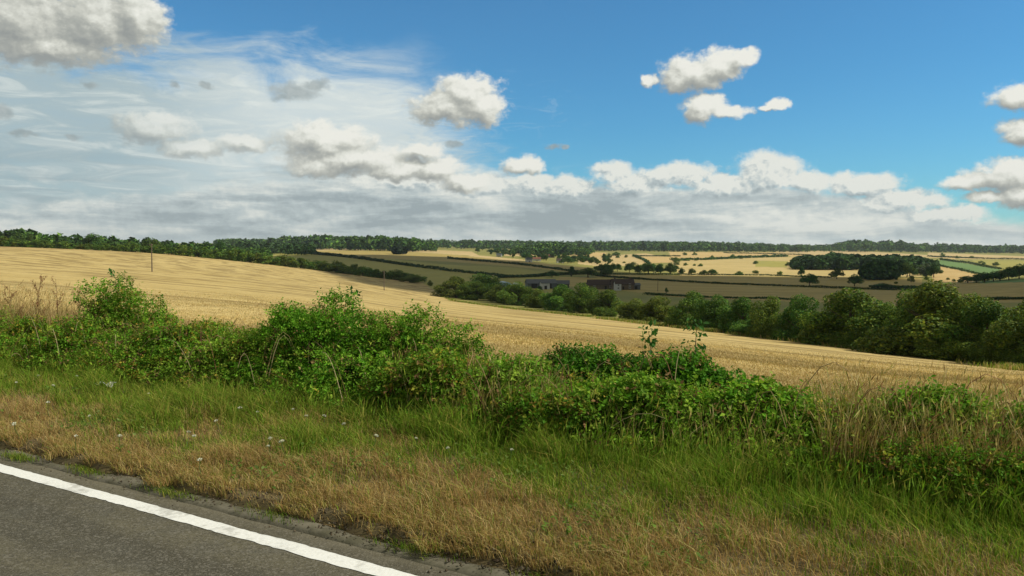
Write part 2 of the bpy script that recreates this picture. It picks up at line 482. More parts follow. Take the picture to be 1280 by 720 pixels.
def asphalt():
    m, nt, out = nmat('asphalt')
    tc = nd(nt, 'ShaderNodeTexCoord')
    o = tc.outputs['Object']
    mp = nd(nt, 'ShaderNodeMapping'); mp.inputs['Rotation'].default_value = (0, 0, -ROADANG)
    nt.links.new(o, mp.inputs['Vector'])
    st_ = nd(nt, 'ShaderNodeMapping'); st_.inputs['Scale'].default_value = (.12, 1, 1)
    nt.links.new(mp.outputs[0], st_.inputs['Vector'])
    big = noise_n(nt, st_.outputs[0], 1.3, 4, .6)
    mid = noise_n(nt, o, 3.0, 4, .6)
    fine = noise_n(nt, o, 90, 3, .7)
    vor = nd(nt, 'ShaderNodeTexVoronoi', Scale=70.0); nt.links.new(o, vor.inputs['Vector'])
    col = mixc(nt, smooth_n(nt, big, .38, .62), (.052, .049, .031), (.098, .091, .055))
    col = mixc(nt, math_n(nt, 'MULTIPLY', smooth_n(nt, mid, .45, .65), .5), col, (.072, .071, .052))
    col = mixc(nt, math_n(nt, 'MULTIPLY', smooth_n(nt, fine, .45, .7), .75), col, (.17, .16, .125))
    chip = nd(nt, 'ShaderNodeTexVoronoi', Scale=55.0); nt.links.new(o, chip.inputs['Vector'])
    cs_ = nd(nt, 'ShaderNodeSeparateColor'); nt.links.new(chip.outputs['Color'], cs_.inputs[0])
    col = mixc(nt, math_n(nt, 'MULTIPLY', math_n(nt, 'GREATER_THAN', cs_.outputs[0], .86), .4), col, (.19, .18, .145))
    col = mixc(nt, math_n(nt, 'MULTIPLY', math_n(nt, 'LESS_THAN', cs_.outputs[0], .16), .4), col, (.035, .032, .022))
    # hairline cracks and tar
    ck = nd(nt, 'ShaderNodeTexVoronoi', Scale=.8); ck.feature = 'DISTANCE_TO_EDGE'
    dn = nd(nt, 'ShaderNodeMixRGB'); dn.inputs[0].default_value = .2
    nz = nd(nt, 'ShaderNodeTexNoise', Scale=2.5, Detail=4.0)
    nt.links.new(o, nz.inputs['Vector']); nt.links.new(o, dn.inputs[1]); nt.links.new(nz.outputs['Color'], dn.inputs[2])
    nt.links.new(dn.outputs[0], ck.inputs['Vector'])
    crack = math_n(nt, 'LESS_THAN', ck.outputs['Distance'], .003)
    col = mixc(nt, math_n(nt, 'MULTIPLY', math_n(nt, 'MULTIPLY', crack, smooth_n(nt, big, .45, .6)), .45), col, (.03, .028, .024))
    # dust and grit towards the kerb
    sx = nd(nt, 'ShaderNodeSeparateXYZ'); nt.links.new(mp.outputs[0], sx.inputs[0])
    d = math_n(nt, 'ADD', sx.outputs[1], math_n(nt, 'MULTIPLY', mid, .35))
    col = mixc(nt, math_n(nt, 'MULTIPLY', smooth_n(nt, d, 4.36, 4.66), .6), col, (.17, .155, .105))
    p = nd(nt, 'ShaderNodeBsdfPrincipled', Roughness=.85)
    p.inputs['Specular IOR Level'].default_value = .25
    nt.links.new(col, p.inputs['Base Color'])
    b = nd(nt, 'ShaderNodeBump', Strength=.5, Distance=.006)
    nt.links.new(math_n(nt, 'ADD', fine, vor.outputs['Distance']), b.inputs['Height'])
    nt.links.new(b.outputs[0], p.inputs['Normal'])
    nt.links.new(p.outputs[0], out.inputs[0])
    return m


def paint():
    m, nt, out = nmat('worn_white_paint')
    tc = nd(nt, 'ShaderNodeTexCoord'); o = tc.outputs['Object']
    f = noise_n(nt, o, 6, 6, .75); g = noise_n(nt, o, 1.1, 3, .5); h = noise_n(nt, o, 60, 3, .7)
    wear = smooth_n(nt, math_n(nt, 'ADD', math_n(nt, 'MULTIPLY', f, .6), math_n(nt, 'MULTIPLY', g, .5)), .56, .68)
    col = mixc(nt, smooth_n(nt, h, .35, .7), (.74, .76, .72), (.62, .64, .59))
    col = mixc(nt, math_n(nt, 'MULTIPLY', wear, .6), col, (.30, .30, .26))
    p = nd(nt, 'ShaderNodeBsdfPrincipled', Roughness=.7)
    nt.links.new(col, p.inputs['Base Color'])
    b = nd(nt, 'ShaderNodeBump', Strength=.3, Distance=.004)
    nt.links.new(h, b.inputs['Height']); nt.links.new(b.outputs[0], p.inputs['Normal'])
    nt.links.new(p.outputs[0], out.inputs[0])
    return m


strip('road', [(-4.5, 0), (-2, .02), (0, .03), (2, .02), (3.2, .01), (4.0, .005), (4.53, 0)], -260, 260, 400, asphalt(), 'grey worn asphalt road at the lower corner', 'road')


def line_j(S, T, Z):
    up = T > 4.26
    j = (fbm(S * 3.1, S * 0, 8) - .5) * .022 + (vnoise(S * 17, S * 0, 9) - .5) * .012
    j2 = (fbm(S * 2.7, S * 0, 18) - .5) * .026 + (vnoise(S * 19, S * 0, 19) - .5) * .014
    # places where a second, older coat shows as a step along the lower edge
    old = sstep(.62, .66, vnoise(S * .55, S * 0, 4)) * .035
    return np.where(up, T + j, np.where(T < 4.22, T + j2 - old, T)), Z


strip('edge_line', [(4.185, .0075), (4.26, .0075), (4.335, .0075)], -60, 30, 2600, paint(), 'worn white edge line painted along the road', 'road marking', line_j)
kerb_m = plain_mat('mossy_concrete', (.15, .14, .10), (.085, .082, .05), 7, .95, .9, 8)
strip('kerb', [(4.49, -.1), (4.525, .008), (4.57, .022), (4.64, .028), (4.69, .024), (4.74, -.04)], -120, 60, 1800, kerb_m, 'low grey kerb half buried under the verge', 'kerb',
      lambda S, T, Z: (T + (fbm(S * 2.3, S * 0, 26) - .5) * .07 * (T < 4.6), Z + (fbm(S * 1.3, T * 5, 6) - .5) * .05))
vs = np.linspace(-40, 16, 560)
verge_m = plain_mat('verge_soil', (.085, .070, .032), (.13, .10, .045), 2.5, .95, .6, 6)
strip('verge', [(t, 0) for t in np.concatenate([np.linspace(4.58, 5.0, 16), np.linspace(5.08, 11, 44)])], -60, 25, 700, verge_m, 'grass verge between the road and the hedge', 'verge',
      lambda S, T, Z: (T, verge_z(S, T)))


# ------------------------------------------------------------------ grasses
def blades(P, L, W, lean, col, wind=(0.25, 0)):
    """P (n,3) roots -> bent blades, 6 vertices and two quads each"""
    n = len(P)
    yaw = rng.uniform(0, 2 * np.pi, n)
    h = np.stack([np.cos(yaw) + wind[0], np.sin(yaw) + wind[1], np.zeros(n)], 1)
    y2 = rng.uniform(0, np.pi, n)
    side = np.stack([np.cos(y2), np.sin(y2), np.zeros(n)], 1) * W[:, None] * .5
    up = np.array([0, 0, 1.0])
    L, lean = L[:, None], lean[:, None]
    mid = P + up * L * .55 + h * L * .18 * lean
    tip = P + up * L * (1 - .22 * lean) + h * L * .62 * lean
    V = np.stack([P - side, P + side, mid - side * .8, mid + side * .8, tip - side * .12, tip + side * .12], 1)
    b = np.arange(n)[:, None] * 6
    Fc = np.concatenate([b + [0, 1, 3, 2], b + [2, 3, 5, 4]])
    return V.reshape(-1, 3), Fc, np.repeat(col, 6, 0)


def pick(pal, n, w=None):
    pal = np.array(pal)
    c = pal[rng.choice(len(pal), n, p=w)]
    return c * rng.uniform(.75, 1.25, (n, 1)) * rng.uniform(.93, 1.07, (n, 3))


BROWN = [(0.409, 0.271, 0.097), (0.463, 0.341, 0.133), (0.327, 0.21, 0.075), (0.517, 0.419, 0.178), (0.272, 0.186, 0.075)]
GREEN = [(0.119, 0.224, 0.017), (0.159, 0.279, 0.02), (0.094, 0.187, 0.017), (0.205, 0.31, 0.031), (0.143, 0.233, 0.027)]
YELL = [(0.257, 0.28, 0.048), (0.338, 0.308, 0.067), (0.203, 0.252, 0.038)]


def verge_grass():
    n = 460000
    s = rng.uniform(-27, 6, n)
    t = rng.uniform(4.68, 9.2, n)
    # fewer where it is far away
    x, y = st(s, t)
    keep = rng.random(n) < np.clip(9.5 / np.hypot(x, y), .35, 1.0)
    s, t = s[keep], t[keep]
    n = len(s)
    tuft = fbm(s * 1.6, t * 1.6, 31)
    zone = fbm(s * .45, t * .7, 41)
    # share of dry grass: high by the kerb, low by the hedge, and ragged between
    dryness = np.clip(.62 - (t - 5.85) / 1.35 + (zone - .5) * 2.3 + (fbm(s * 1.7, t * 2.2, 52) - .5) * 2.4, 0.06, .94)
    dryness = np.where(s > -6.5, dryness - .06, dryness)
    isb = rng.random(n) < dryness
    isy = ~isb & (rng.random(n) < .28 + .5 * (fbm(s * .9, t * 1.3, 53) - .3))
    keep = (rng.random(n) < .35 + tuft * 1.1) & ~((t < 4.86) & (rng.random(n) < 1.1 * vnoise(s * 2.3, t * 2, 5) - .05))
    col = np.where(isb[:, None], pick(BROWN, n), np.where(isy[:, None], pick(YELL, n), pick(GREEN, n)))
    L = np.where(isb, rng.uniform(.05, .16, n), rng.uniform(.10, .27, n)) * (.6 + tuft * .9) * (1 + .35 * sstep(6.5, 8.2, t)) * (.7 + .75 * sstep(.5, .68, fbm(s * 2.6, t * 2.6, 54)))
    L *= np.where(t < 4.95, .75, 1) * np.where(isb, 1.15, .55 + .45 * sstep(5.2, 6.6, t))
    W = np.where(isb, rng.uniform(.003, .006, n), rng.uniform(.004, .009, n))
    x, y = st(s, t)
    P = np.stack([x, y, verge_z(s, t) - .01], 1)
    k = keep
    # matted thatch along the eroded edge
    m = 70000
    s_, t_ = rng.uniform(-22, 5, m), 4.56 + np.abs(rng.normal(0, .32, m))
    q = vnoise(s_ * 2.9, t_ * 3, 57) + .25 > .45 + .5 * (t_ < 4.68)
    s_, t_ = s_[q], t_[q]; m = len(s_)
    x_, y_ = st(s_, t_)
    P = np.concatenate([P, np.stack([x_, y_, np.maximum(verge_z(s_, t_), .05)], 1)])
    L = np.concatenate([L, rng.uniform(.05, .13, m)]); W = np.concatenate([W, rng.uniform(.003, .006, m)])
    col = np.concatenate([col, pick(BROWN + BROWN + YELL, m)]); isb = np.concatenate([isb, np.ones(m, bool)]); k = np.concatenate([k, np.ones(m, bool)])
    # green tufts that have rooted in the gutter
    for cs, ct, m in [(-9.6, 4.56, 500), (-8.7, 4.52, 420), (-7.6, 4.6, 320), (-6.3, 4.58, 380), (-2.35, 4.62, 700), (-2.0, 4.66, 500), (-1.2, 4.6, 300), (-11.5, 4.55, 400), (-5.0, 4.62, 240), (-3.6, 4.64, 260)]:
        s_, t_ = cs + rng.normal(0, .16, m), ct + rng.normal(0, .045, m)
        x_, y_ = st(s_, t_)
        P = np.concatenate([P, np.stack([x_, y_, np.full(m, .02)], 1)])
        L = np.concatenate([L, rng.uniform(.025, .075, m)]); W = np.concatenate([W, rng.uniform(.003, .006, m)])
        col = np.concatenate([col, pick(GREEN + YELL, m) * .8]); isb = np.concatenate([isb, np.zeros(m, bool)]); k = np.concatenate([k, np.ones(m, bool)])
    n = len(P)
    V, Fc, c = blades(P[k], L[k], W[k], np.where(isb, rng.uniform(.6, 1.7, n), rng.uniform(.3, 1.25, n))[k], col[k], (-.35, .1))
    tag(link('verge_grass', mesh_np('verge_grass', V, Fc, c), M['blade']), 'dry brown and green grass covering the roadside verge', 'grass', None, 'stuff')


verge_grass()


def undergrowth():
    """low broad leaves, dead stalks and cut grass on the verge"""
    n = 9000
    s, t = rng.uniform(-26, 6, n), 4.9 + 3.9 * rng.random(n)
    k = (fbm(s * .9, t * .9, 77) > .60)
    s, t = s[k], t[k]; n = len(s)
    x, y = st(s, t)
    V4, C4 = [], []
    for j in range(5):
        yaw = rng.uniform(0, 6.28, n)
        l = np.stack([np.cos(yaw), np.sin(yaw), rng.uniform(.1, .9, n)], 1); l = unit(l)
        P = np.stack([x, y, verge_z(s, t) + rng.uniform(.0, .12, n)], 1)
        w = unit(np.cross(l, rng.normal(0, .3, (n, 3)) + [0, 0, 1]))
        L = rng.uniform(.025, .06, n)[:, None]
        V4.append(np.stack([P, P + l * L * .5 + w * L * .25, P + l * L, P + l * L * .5 - w * L * .25], 1))
        C4.append(pick([(.12, .21, .03), (.14, .24, .035), (.09, .17, .025), (.17, .24, .06)], n))
    V, Fc, c = quads(np.concatenate(V4), np.concatenate(C4))
    tag(link('verge_weeds', mesh_np('verge_weeds', V, Fc, c), M['leaf']), 'low broad leaved weeds creeping through the verge grass', 'weeds', None, 'stuff')


undergrowth()


def debris():
    """crumbs of soil and dead thatch that spill over the kerb"""
    n = 9000
    s = rng.uniform(-22, 6, n); t = 4.72 + np.abs(rng.normal(0, .11, n)) * np.sign(rng.normal(.6, 1, n))
    k = vnoise(s * 1.7, t * 0, 66) > .28
    s, t = s[k], t[k]; n = len(s)
    x, y = st(s, t)
    r = rng.uniform(.004, .013, n) * np.where((s > -4) & (rng.random(n) < .25), 2.2, 1)
    P = np.stack([x, y, np.where(t > 4.62, np.maximum(verge_z(s, t), .04), .035)], 1)
    P[t < 4.53, 2] = r[t < 4.53] * .4 + .003
    base = np.array([[1, 0, 0], [0, 1, 0], [-1, 0, 0], [0, -1, 0], [0, 0, 1], [0, 0, -1.0]])
    V = P[:, None, :] + base[None] * r[:, None, None] * rng.uniform(.5, 1.3, (n, 6, 1))
    tri = np.array([[0, 1, 4], [1, 2, 4], [2, 3, 4], [3, 0, 4], [1, 0, 5], [2, 1, 5], [3, 2, 5], [0, 3, 5]])
    Fc = (np.arange(n)[:, None, None] * 6 + tri[None]).reshape(-1, 3)
    c = np.repeat(pick([(.07, .055, .03), (.10, .08, .05), (.14, .12, .08), (.055, .045, .025)], n), 6, 0)
    tag(link('roadside_debris', mesh_np('roadside_debris', V.reshape(-1, 3), Fc, c), M['straw_bits']), 'dark crumbs of soil and grit along the kerb', 'debris', None, 'stuff')


debris()


def stubble_straw():
    """short cut stalks of the field in drill rows, and loose chopped straw"""
    n = 420000
    d = np.exp(rng.uniform(math.log(11), math.log(75), n))
    u = rng.uniform(-.72, .72, n)
    x, y = u * d, d
    t = x * TX + y * TY; s = x * SX + y * SY
    row = .28
    t = np.round(t / row) * row + rng.normal(0, .035, n)
    k = (t > 9.9) & (fbm(s * .35, t * .35, 12) + rng.random(n) * .5 > .45) & (rng.random(n) > sstep(18, 72, d))
    x, y = st(s, t)
    px, py = proj(x, y, H(x, y))
    e = np.interp(px, [p[0] for p in EDGE], [p[1] for p in EDGE])
    k &= py > e + 2
    s, t, x, y, d = s[k], t[k], x[k], y[k], d[k]; n = len(s)
    P = np.stack([x, y, H(x, y) - .01], 1)
    L = rng.uniform(.03, .075, n) * (.8 + .5 * fbm(s * .2, t * .2, 9))
    W = .004 + d * .0002
    lie = rng.random(n) < .5
    up = unit(np.stack([rng.normal(0, .22, n), rng.normal(0, .22, n), np.ones(n)], 1))
    yaw = rng.uniform(0, 6.28, n)
    flat = np.stack([np.cos(yaw), np.sin(yaw), rng.uniform(0, .25, n)], 1)
    dr = np.where(lie[:, None], flat, up)
    side = unit(np.cross(dr, rng.normal(0, 1, (n, 3)))) * W[:, None] * .5
    tip = P + dr * L[:, None]
    P = P + np.where(lie, .03, 0)[:, None] * [0, 0, 1]
    V4 = np.stack([P - side, P + side, tip + side, tip - side], 1)
    c = pick([(.58, .46, .22), (.50, .39, .17), (.64, .53, .28), (.36, .265, .105), (.55, .43, .19)], n) * [.98, .95, .84]
    c = c * (.72 + .5 * vnoise(t * .42, s * .012, 61) + .2 * (fbm(s * .3, t * .3, 62) - .5))[:, None]
    V, Fc, c = quads(V4, c)
    tag(link('stubble_straw', mesh_np('stubble_straw', V, Fc, c), M['straw_bits']), 'short cut straw standing in rows on the field', 'straw', None, 'stuff')


stubble_straw()


# ------------------------------------------------------------------ roadside bushes
def leaves_on(P0, D, nl, Ls, ls, col, droop=.25, upb=.7):
    """nl leaves along each sprig -> (m,4,3) quads, (m,3) colours"""
    n = len(P0)
    out, cc = [], []
    a = unit(np.cross(D, rng.normal(0, 1, (n, 3))))
    b = np.cross(D, a)
    for k in range(nl):
        f = (k + .6) / nl
        pos = P0 + D * (Ls * f)[:, None] - np.array([0, 0, 1.0]) * (droop * Ls * f * f)[:, None]
        an = k * 2.4 + rng.normal(0, .35, n)
        pr = np.cos(an)[:, None] * a + np.sin(an)[:, None] * b
        l = unit(D * .55 + pr + rng.normal(0, .2, (n, 3)))
        nn = rng.normal(0, .55, (n, 3)) + np.array([0, 0, upb]) + D * .3
        w = unit(np.cross(nn, l))
        nn = np.cross(l, w)
        Lf = (ls * rng.uniform(.6, 1.35, n))[:, None]
        V4 = np.stack([pos, pos + l * Lf * .45 + w * Lf * .34 + nn * Lf * .08, pos + l * Lf - nn * Lf * .1, pos + l * Lf * .45 - w * Lf * .34 + nn * Lf * .08], 1)
        out.append(V4)
        cc.append(col * rng.uniform(.75, 1.3, (n, 1)))
    return np.concatenate(out), np.concatenate(cc)


BRAMBLE = [(0.102, 0.261, 0.016), (0.133, 0.317, 0.02), (0.082, 0.222, 0.015), (0.177, 0.359, 0.028), (0.234, 0.386, 0.039)]
HAWTHORN = [(0.08, 0.216, 0.012), (0.107, 0.273, 0.016), (0.147, 0.345, 0.02), (0.067, 0.187, 0.013)]
LIGHT = [(0.173, 0.321, 0.025), (0.222, 0.364, 0.033), (0.143, 0.28, 0.023), (0.285, 0.385, 0.05), (0.122, 0.236, 0.022)]
MIXED = [(0.126, 0.268, 0.019), (0.19, 0.301, 0.031), (0.105, 0.231, 0.019), (0.294, 0.324, 0.043), (0.357, 0.278, 0.043), (0.095, 0.208, 0.016)]
IVY = [(0.055, 0.177, 0.016), (0.075, 0.212, 0.018), (0.099, 0.247, 0.021), (0.049, 0.14, 0.012)]


def bush(name, label, px, t, wpx, topy, depth, pal, n, ls=.05, cat='bush', shoots=8, nl=7, lean=0.0, dead=.04, peak=0.0):
    u = (px - 640) / F
    d = t / (u * TX + TY)
    x, y = u * d, d
    s = x * SX + y * SY
    z0 = float(verge_z(s, min(t, 9.2)))
    v = (360 - topy) / F
    Ht = CAMZ + d * (-SP + v * CP) / (CP + v * SP) - z0
    rx = wpx / F * d / 2 / .86
    root = empty(name, (x, y, z0))
    tag(root, label, cat)
    # lobes in local axes: a along the road, b across it
    lob = []
    nlobe = int(5 + rx * 4)
    for i in range(nlobe):
        a = -1 + 2 * (i + rng.uniform(.1, .9)) / nlobe
        top = Ht * (1 - .45 * abs(a - peak) ** 1.7) * rng.uniform(.70, 1.0)
        r = rng.uniform(.22, .36) * min(1.0, .5 + Ht * .4)
        y_ = rng.uniform(-1, 1) * depth * .5
        zs = [max(.2, top - r * .9)]
        while zs[-1] > .42: zs.append(zs[-1] - rng.uniform(.26, .42))
        for q, zc in enumerate(zs):
            g = 1 + .16 * q
            lob.append((a * rx * .86 + rng.normal(0, .08), y_ * .6 + rng.uniform(-1, 1) * depth * .3, max(.16, zc), r * g * rng.uniform(.9, 1.4), r * g, r * rng.uniform(.85, 1.1), rng.uniform(.7, 1.3)))
    lob.append((peak * rx, 0, Ht - .28, .3, .3, .28, 1.0))
    lob = np.array(lob)
    ns = n // nl
    w = lob[:, 3] * lob[:, 5]; w /= w.sum()
    li = rng.choice(len(lob), ns, p=w)
    dr = unit(rng.normal(0, 1, (ns, 3))); dr[:, 2] = np.where(dr[:, 2] < -.55, -dr[:, 2], dr[:, 2])
    lump = 1 + .35 * (vnoise(dr[:, 0] * 3 + li * 7, dr[:, 2] * 3 + dr[:, 1] * 2, 3) - .5)
    rad = (.45 + .55 * np.sqrt(rng.random(ns))) * lump
    L = lob[li]
    P = L[:, :3] + dr * L[:, 3:6] * rad[:, None]
    P[:, 2] = np.maximum(P[:, 2], rng.uniform(.02, .15, ns))
    D = unit(dr * .8 + [lean, 0, .45] + rng.normal(0, .35, (ns, 3)))
    base = pick(pal, ns) * L[:, 6:7]
    isd = rng.random(ns) < dead
    base[isd] = pick([(.20, .12, .05), (.26, .18, .07)], int(isd.sum()))
    Q, c = leaves_on(P, D, nl, rng.uniform(.12, .28, ns), np.full(ns, ls), base)
    if shoots:
        q = shoots
        a = rng.uniform(-.9, .9, q)
        top = Ht * (1 - .45 * np.abs(a - peak) ** 1.7)
        Ps = np.stack([a * rx * .86, rng.uniform(-.4, .4, q) * depth, top * .82], 1)
        Ds = unit(np.stack([rng.normal(0, .45, q), rng.normal(0, .45, q), np.ones(q)], 1))
        Q2, c2 = leaves_on(Ps, Ds, 16, rng.uniform(.25, .5, q), np.full(q, ls * 1.05), pick(pal, q) * 1.15, .15)
        Q = np.concatenate([Q, Q2]); c = np.concatenate([c, c2])
    # turn local (a,b) to the road frame
    R = np.array([[SX, TX], [SY, TY]])
    Q[..., :2] = Q[..., :2] @ R.T
    V, Fc, c = quads(Q, c)
    link('foliage', mesh_np('foliage', V, Fc, c), M['leaf'], root)
    for i in range(9):
        Lb = lob[rng.integers(len(lob))]
        b0 = np.array([Lb[0] * .8 + rng.normal(0, .1), Lb[1] * .6, -.05])
        e = Lb[:3] + [rng.normal(0, .1), 0, Lb[5] * .5]
        m1 = b0 * .55 + e * .45 + rng.normal(0, .06, 3)
        pts = np.array([b0, m1, e])
        pts[:, :2] = pts[:, :2] @ R.T
        v_, f_ = tube(pts, [.014, .009, .004], 5)
        link('stem', mesh_np('stem', v_, f_, smooth=True), M['bark'], root)
    return root, (x, y, z0, Ht, rx)


BUSHES = [
    ('bramble_bush', 'dark bramble bush spreading at the far left end of the hedge', -120, 9.0, 260, 385, .9, MIXED, 20000, .048, 0.0),
    ('bramble_bush', 'tall rounded bramble bush laced with dry grass at the left', 148, 9.0, 150, 351, .9, BRAMBLE + MIXED, 27000, .05, 0.0),
    ('nettle_bush', 'low brownish scrub below the reddish dead dock stalks', 42, 8.6, 160, 404, .6, MIXED, 16000, .045, 0.0),
    ('nettle_bush', 'low dark scrub filling the dip between two taller bramble bushes', 262, 8.8, 120, 408, .7, MIXED, 18000, .045, 0.0),
    ('hawthorn_bush', 'widest dark green hawthorn bush with shoots on its top', 415, 8.95, 190, 372, .95, HAWTHORN + BRAMBLE, 40000, .046, .1),
    ('hawthorn_bush', 'green bush with sunlit right shoulder beside the widest hawthorn', 538, 9.1, 135, 391, .8, HAWTHORN + LIGHT, 24000, .046, -.2),
    ('hawthorn_bush', 'left shoulder of green hawthorn beside the widest bush', 352, 9.0, 110, 396, .8, HAWTHORN + BRAMBLE, 22000, .046, .3),
    ('nettle_bush', 'pale yellowish scrub in front of the hawthorn shoulder', 545, 8.1, 120, 452, .5, LIGHT + MIXED, 16000, .045, 0.0),
    ('bramble_bush', 'low light green bramble before the gap onto the stubble', 640, 8.5, 120, 462, .7, LIGHT + BRAMBLE, 20000, .048, 0.0),
    ('ivy_mound', 'flat topped dark ivy mound behind the leaning green bramble', 746, 9.2, 175, 446, .7, IVY, 20000, .05, 0.0),
    ('ivy_mound', 'dark leafy mound carrying two tall saplings', 848, 9.1, 120, 452, .7, IVY + HAWTHORN, 23000, .052, .1),
    ('bramble_bush', 'light green bramble in front of the two ivy mounds', 790, 8.2, 190, 482, .6, LIGHT + BRAMBLE, 30000, .048, .1),
    ('bramble_bush', 'sprawling bramble hiding a dark hollow at the hedge foot', 700, 7.9, 110, 510, .45, BRAMBLE + MIXED, 15000, .046, 0.0),
    ('bramble_bush', 'bright green bramble right of the sapling mound', 965, 8.5, 150, 497, .7, LIGHT + BRAMBLE, 26000, .048, -.2),
    ('nettle_bush', 'scrub mixed with bleached grass before the bright bramble', 1070, 8.4, 120, 524, .6, LIGHT + MIXED, 19000, .046, 0.0),
    ('bramble_bush', 'leafy bramble wrapped in tall dry grass at the right', 1185, 8.4, 130, 503, .7, BRAMBLE + LIGHT, 26000, .05, 0.0),
    ('bramble_bush', 'dark green bramble cut off by the right edge', 1320, 8.3, 170, 524, .7, BRAMBLE + MIXED, 22000, .05, 0.0),
    ('nettle_bush', 'low nettles at the foot of the dry grass on the right', 1225, 7.7, 130, 588, .4, BRAMBLE + MIXED, 12000, .046, 0.0),
    ('nettle_bush', 'shaded nettles along the foot of the widest hawthorn', 345, 8.2, 150, 470, .4, BRAMBLE + HAWTHORN, 14000, .045, 0.0),
    ('nettle_bush', 'mixed brown and green scrub joining the left bramble to the dock stalks', 112, 8.4, 130, 418, .5, MIXED + BRAMBLE, 17000, .045, 0.0),
    ('nettle_bush', 'green scrub at the right foot of the tall left bramble', 208, 8.5, 130, 412, .6, BRAMBLE + MIXED, 19000, .045, 0.0),
    ('nettle_bush', 'yellowing scrub leaning on the left side of the widest hawthorn', 305, 8.6, 110, 420, .5, MIXED + LIGHT, 16000, .045, 0.0),
]
for bi, b in enumerate(BUSHES):
    rng = np.random.default_rng(5000 + bi)
    bush(b[0], b[1], b[2], b[3] - .4, b[4], b[5], b[6], b[7], int(b[8] * 1.15), b[9] * float(rng.uniform(.72, 1.2)), peak=b[10], dead=.07)


def undergrowth_band():
    """the tangle of nettles, bramble and bindweed that closes the hedge to one band"""
    n = 24000
    s, t = rng.uniform(-28, 6, n), rng.uniform(7.25, 9.1, n)
    hs = .30 + .62 * fbm(s * .75, t * .5, 44) + .12 * np.sin(s * 1.3)
    e = hs * sstep(7.1, 8.0, t + (fbm(s * 1.4, s * 0, 45) - .5) * .7)
    q = (e > .10) & (fbm(s * 1.1, t * 1.3, 46) > .34)
    s, t, e = s[q], t[q], e[q]; n = len(s)
    x, y = st(s, t)
    P = np.stack([x, y, verge_z(s, np.minimum(t, 9.0)) + e * (.12 + .88 * np.sqrt(rng.random(n)))], 1)
    D = unit(np.stack([-TX * .6 + 0 * s, -TY * .6 + 0 * s, .75 + 0 * s], 1) + rng.normal(0, .5, (n, 3)))
    zone = fbm(s * .55, t * .8, 47) + rng.normal(0, .09, n)
    base = np.where((zone < .45)[:, None], pick(BRAMBLE, n), np.where((zone < .58)[:, None], pick(MIXED, n), pick(LIGHT, n)))
    dd = rng.random(n) < .06
    base[dd] = pick([(.22, .14, .06), (.30, .22, .09)], int(dd.sum()))
    Q, c = leaves_on(P, D, 6, rng.uniform(.10, .24, n), rng.uniform(.03, .052, n), base)
    V, Fc, c = quads(Q, c)
    tag(link('undergrowth', mesh_np('undergrowth', V, Fc, c), M['leaf']), 'tangled nettles and bramble filling the foot of the hedge', 'undergrowth', None, 'stuff')
    # arching canes and dead stalks
    Vs, Fs, Cs, k = [], [], [], 0
    for i in range(420):
        s0, t0 = rng.uniform(-27, 5), rng.uniform(7.35, 8.8)
        L = rng.uniform(.4, 1.1); a = rng.uniform(0, 6.28); hgt = rng.uniform(.35, .95)
        u_ = np.linspace(0, 1, 7)
        ss, tt = s0 + math.cos(a) * L * u_, t0 + math.sin(a) * L * .4 * u_
        xx, yy = st(ss, tt)
        zz = verge_z(ss, np.minimum(tt, 9)) + hgt * np.sin(u_ * rng.uniform(1.5, 2.7))
        v, f = tube(np.stack([xx, yy, zz], 1), np.linspace(.006, .002, 7), 4)
        Vs.append(v); Fs.append(f + k); k += len(v)
        Cs.append(np.repeat(pick([(.22, .11, .06), (.34, .25, .12), (.16, .13, .05), (.45, .36, .2)], 1), len(v), 0))
    tag(link('bramble_canes', mesh_np('bramble_canes', np.concatenate(Vs), np.concatenate(Fs), np.concatenate(Cs)), M['straw_bits']), 'arching bramble canes and dead stalks along the hedge', 'undergrowth', None, 'stuff')


rng = np.random.default_rng(66)
undergrowth_band()


def sapling(px, t, topy, basey, lean, label, n=9):
    u = (px - 640) / F
    d = t / (u * TX + TY)
    x, y = u * d, d
    zt = CAMZ + d * (-SP + (360 - topy) / F * CP)
    zb = .2
    root = empty('sapling', (x, y, zb)); tag(root, label, 'sapling')
    h = zt - zb
    pts = [(0, 0, 0), (lean * h * .3, 0, h * .5), (lean * h, 0, h * .97)]
    v, f = tube(pts, [.012, .008, .003], 6)
    link('stem', mesh_np('stem', v, f, smooth=True), M['bark'], root)
    Q, c = [], []
    m = 15
    fz = np.linspace(.28, 1.0, m)
    P = np.stack([lean * h * fz, np.zeros(m), h * fz], 1)
    yaw = rng.uniform(0, 6.28, m)
    D = unit(np.stack([np.cos(yaw), np.sin(yaw), np.full(m, .75)], 1))
    Q, c = leaves_on(P, D, 6, .30 * (1.1 - .65 * fz), np.full(m, .078), pick([(.045, .13, .025), (.06, .155, .03), (.035, .11, .022)], m), .2)
    V, Fc, c = quads(Q, c)
    link('leaves', mesh_np('leaves', V, Fc, c), M['leaf'], root)


rng = np.random.default_rng(77)
sapling(822, 9.2, 411, 470, -.10, 'left of two leafy saplings rising from the ivy mound, leaning left')
sapling(868, 9.1, 404, 470, .03, 'taller upright sapling with broad leaves above the ivy mound')
sapling(436, 8.95, 366, 420, .05, 'young leafy shoot topping the widest hawthorn bush')
sapling(152, 9.0, 343, 400, -.08, 'young shoot poking from the tall left bramble')


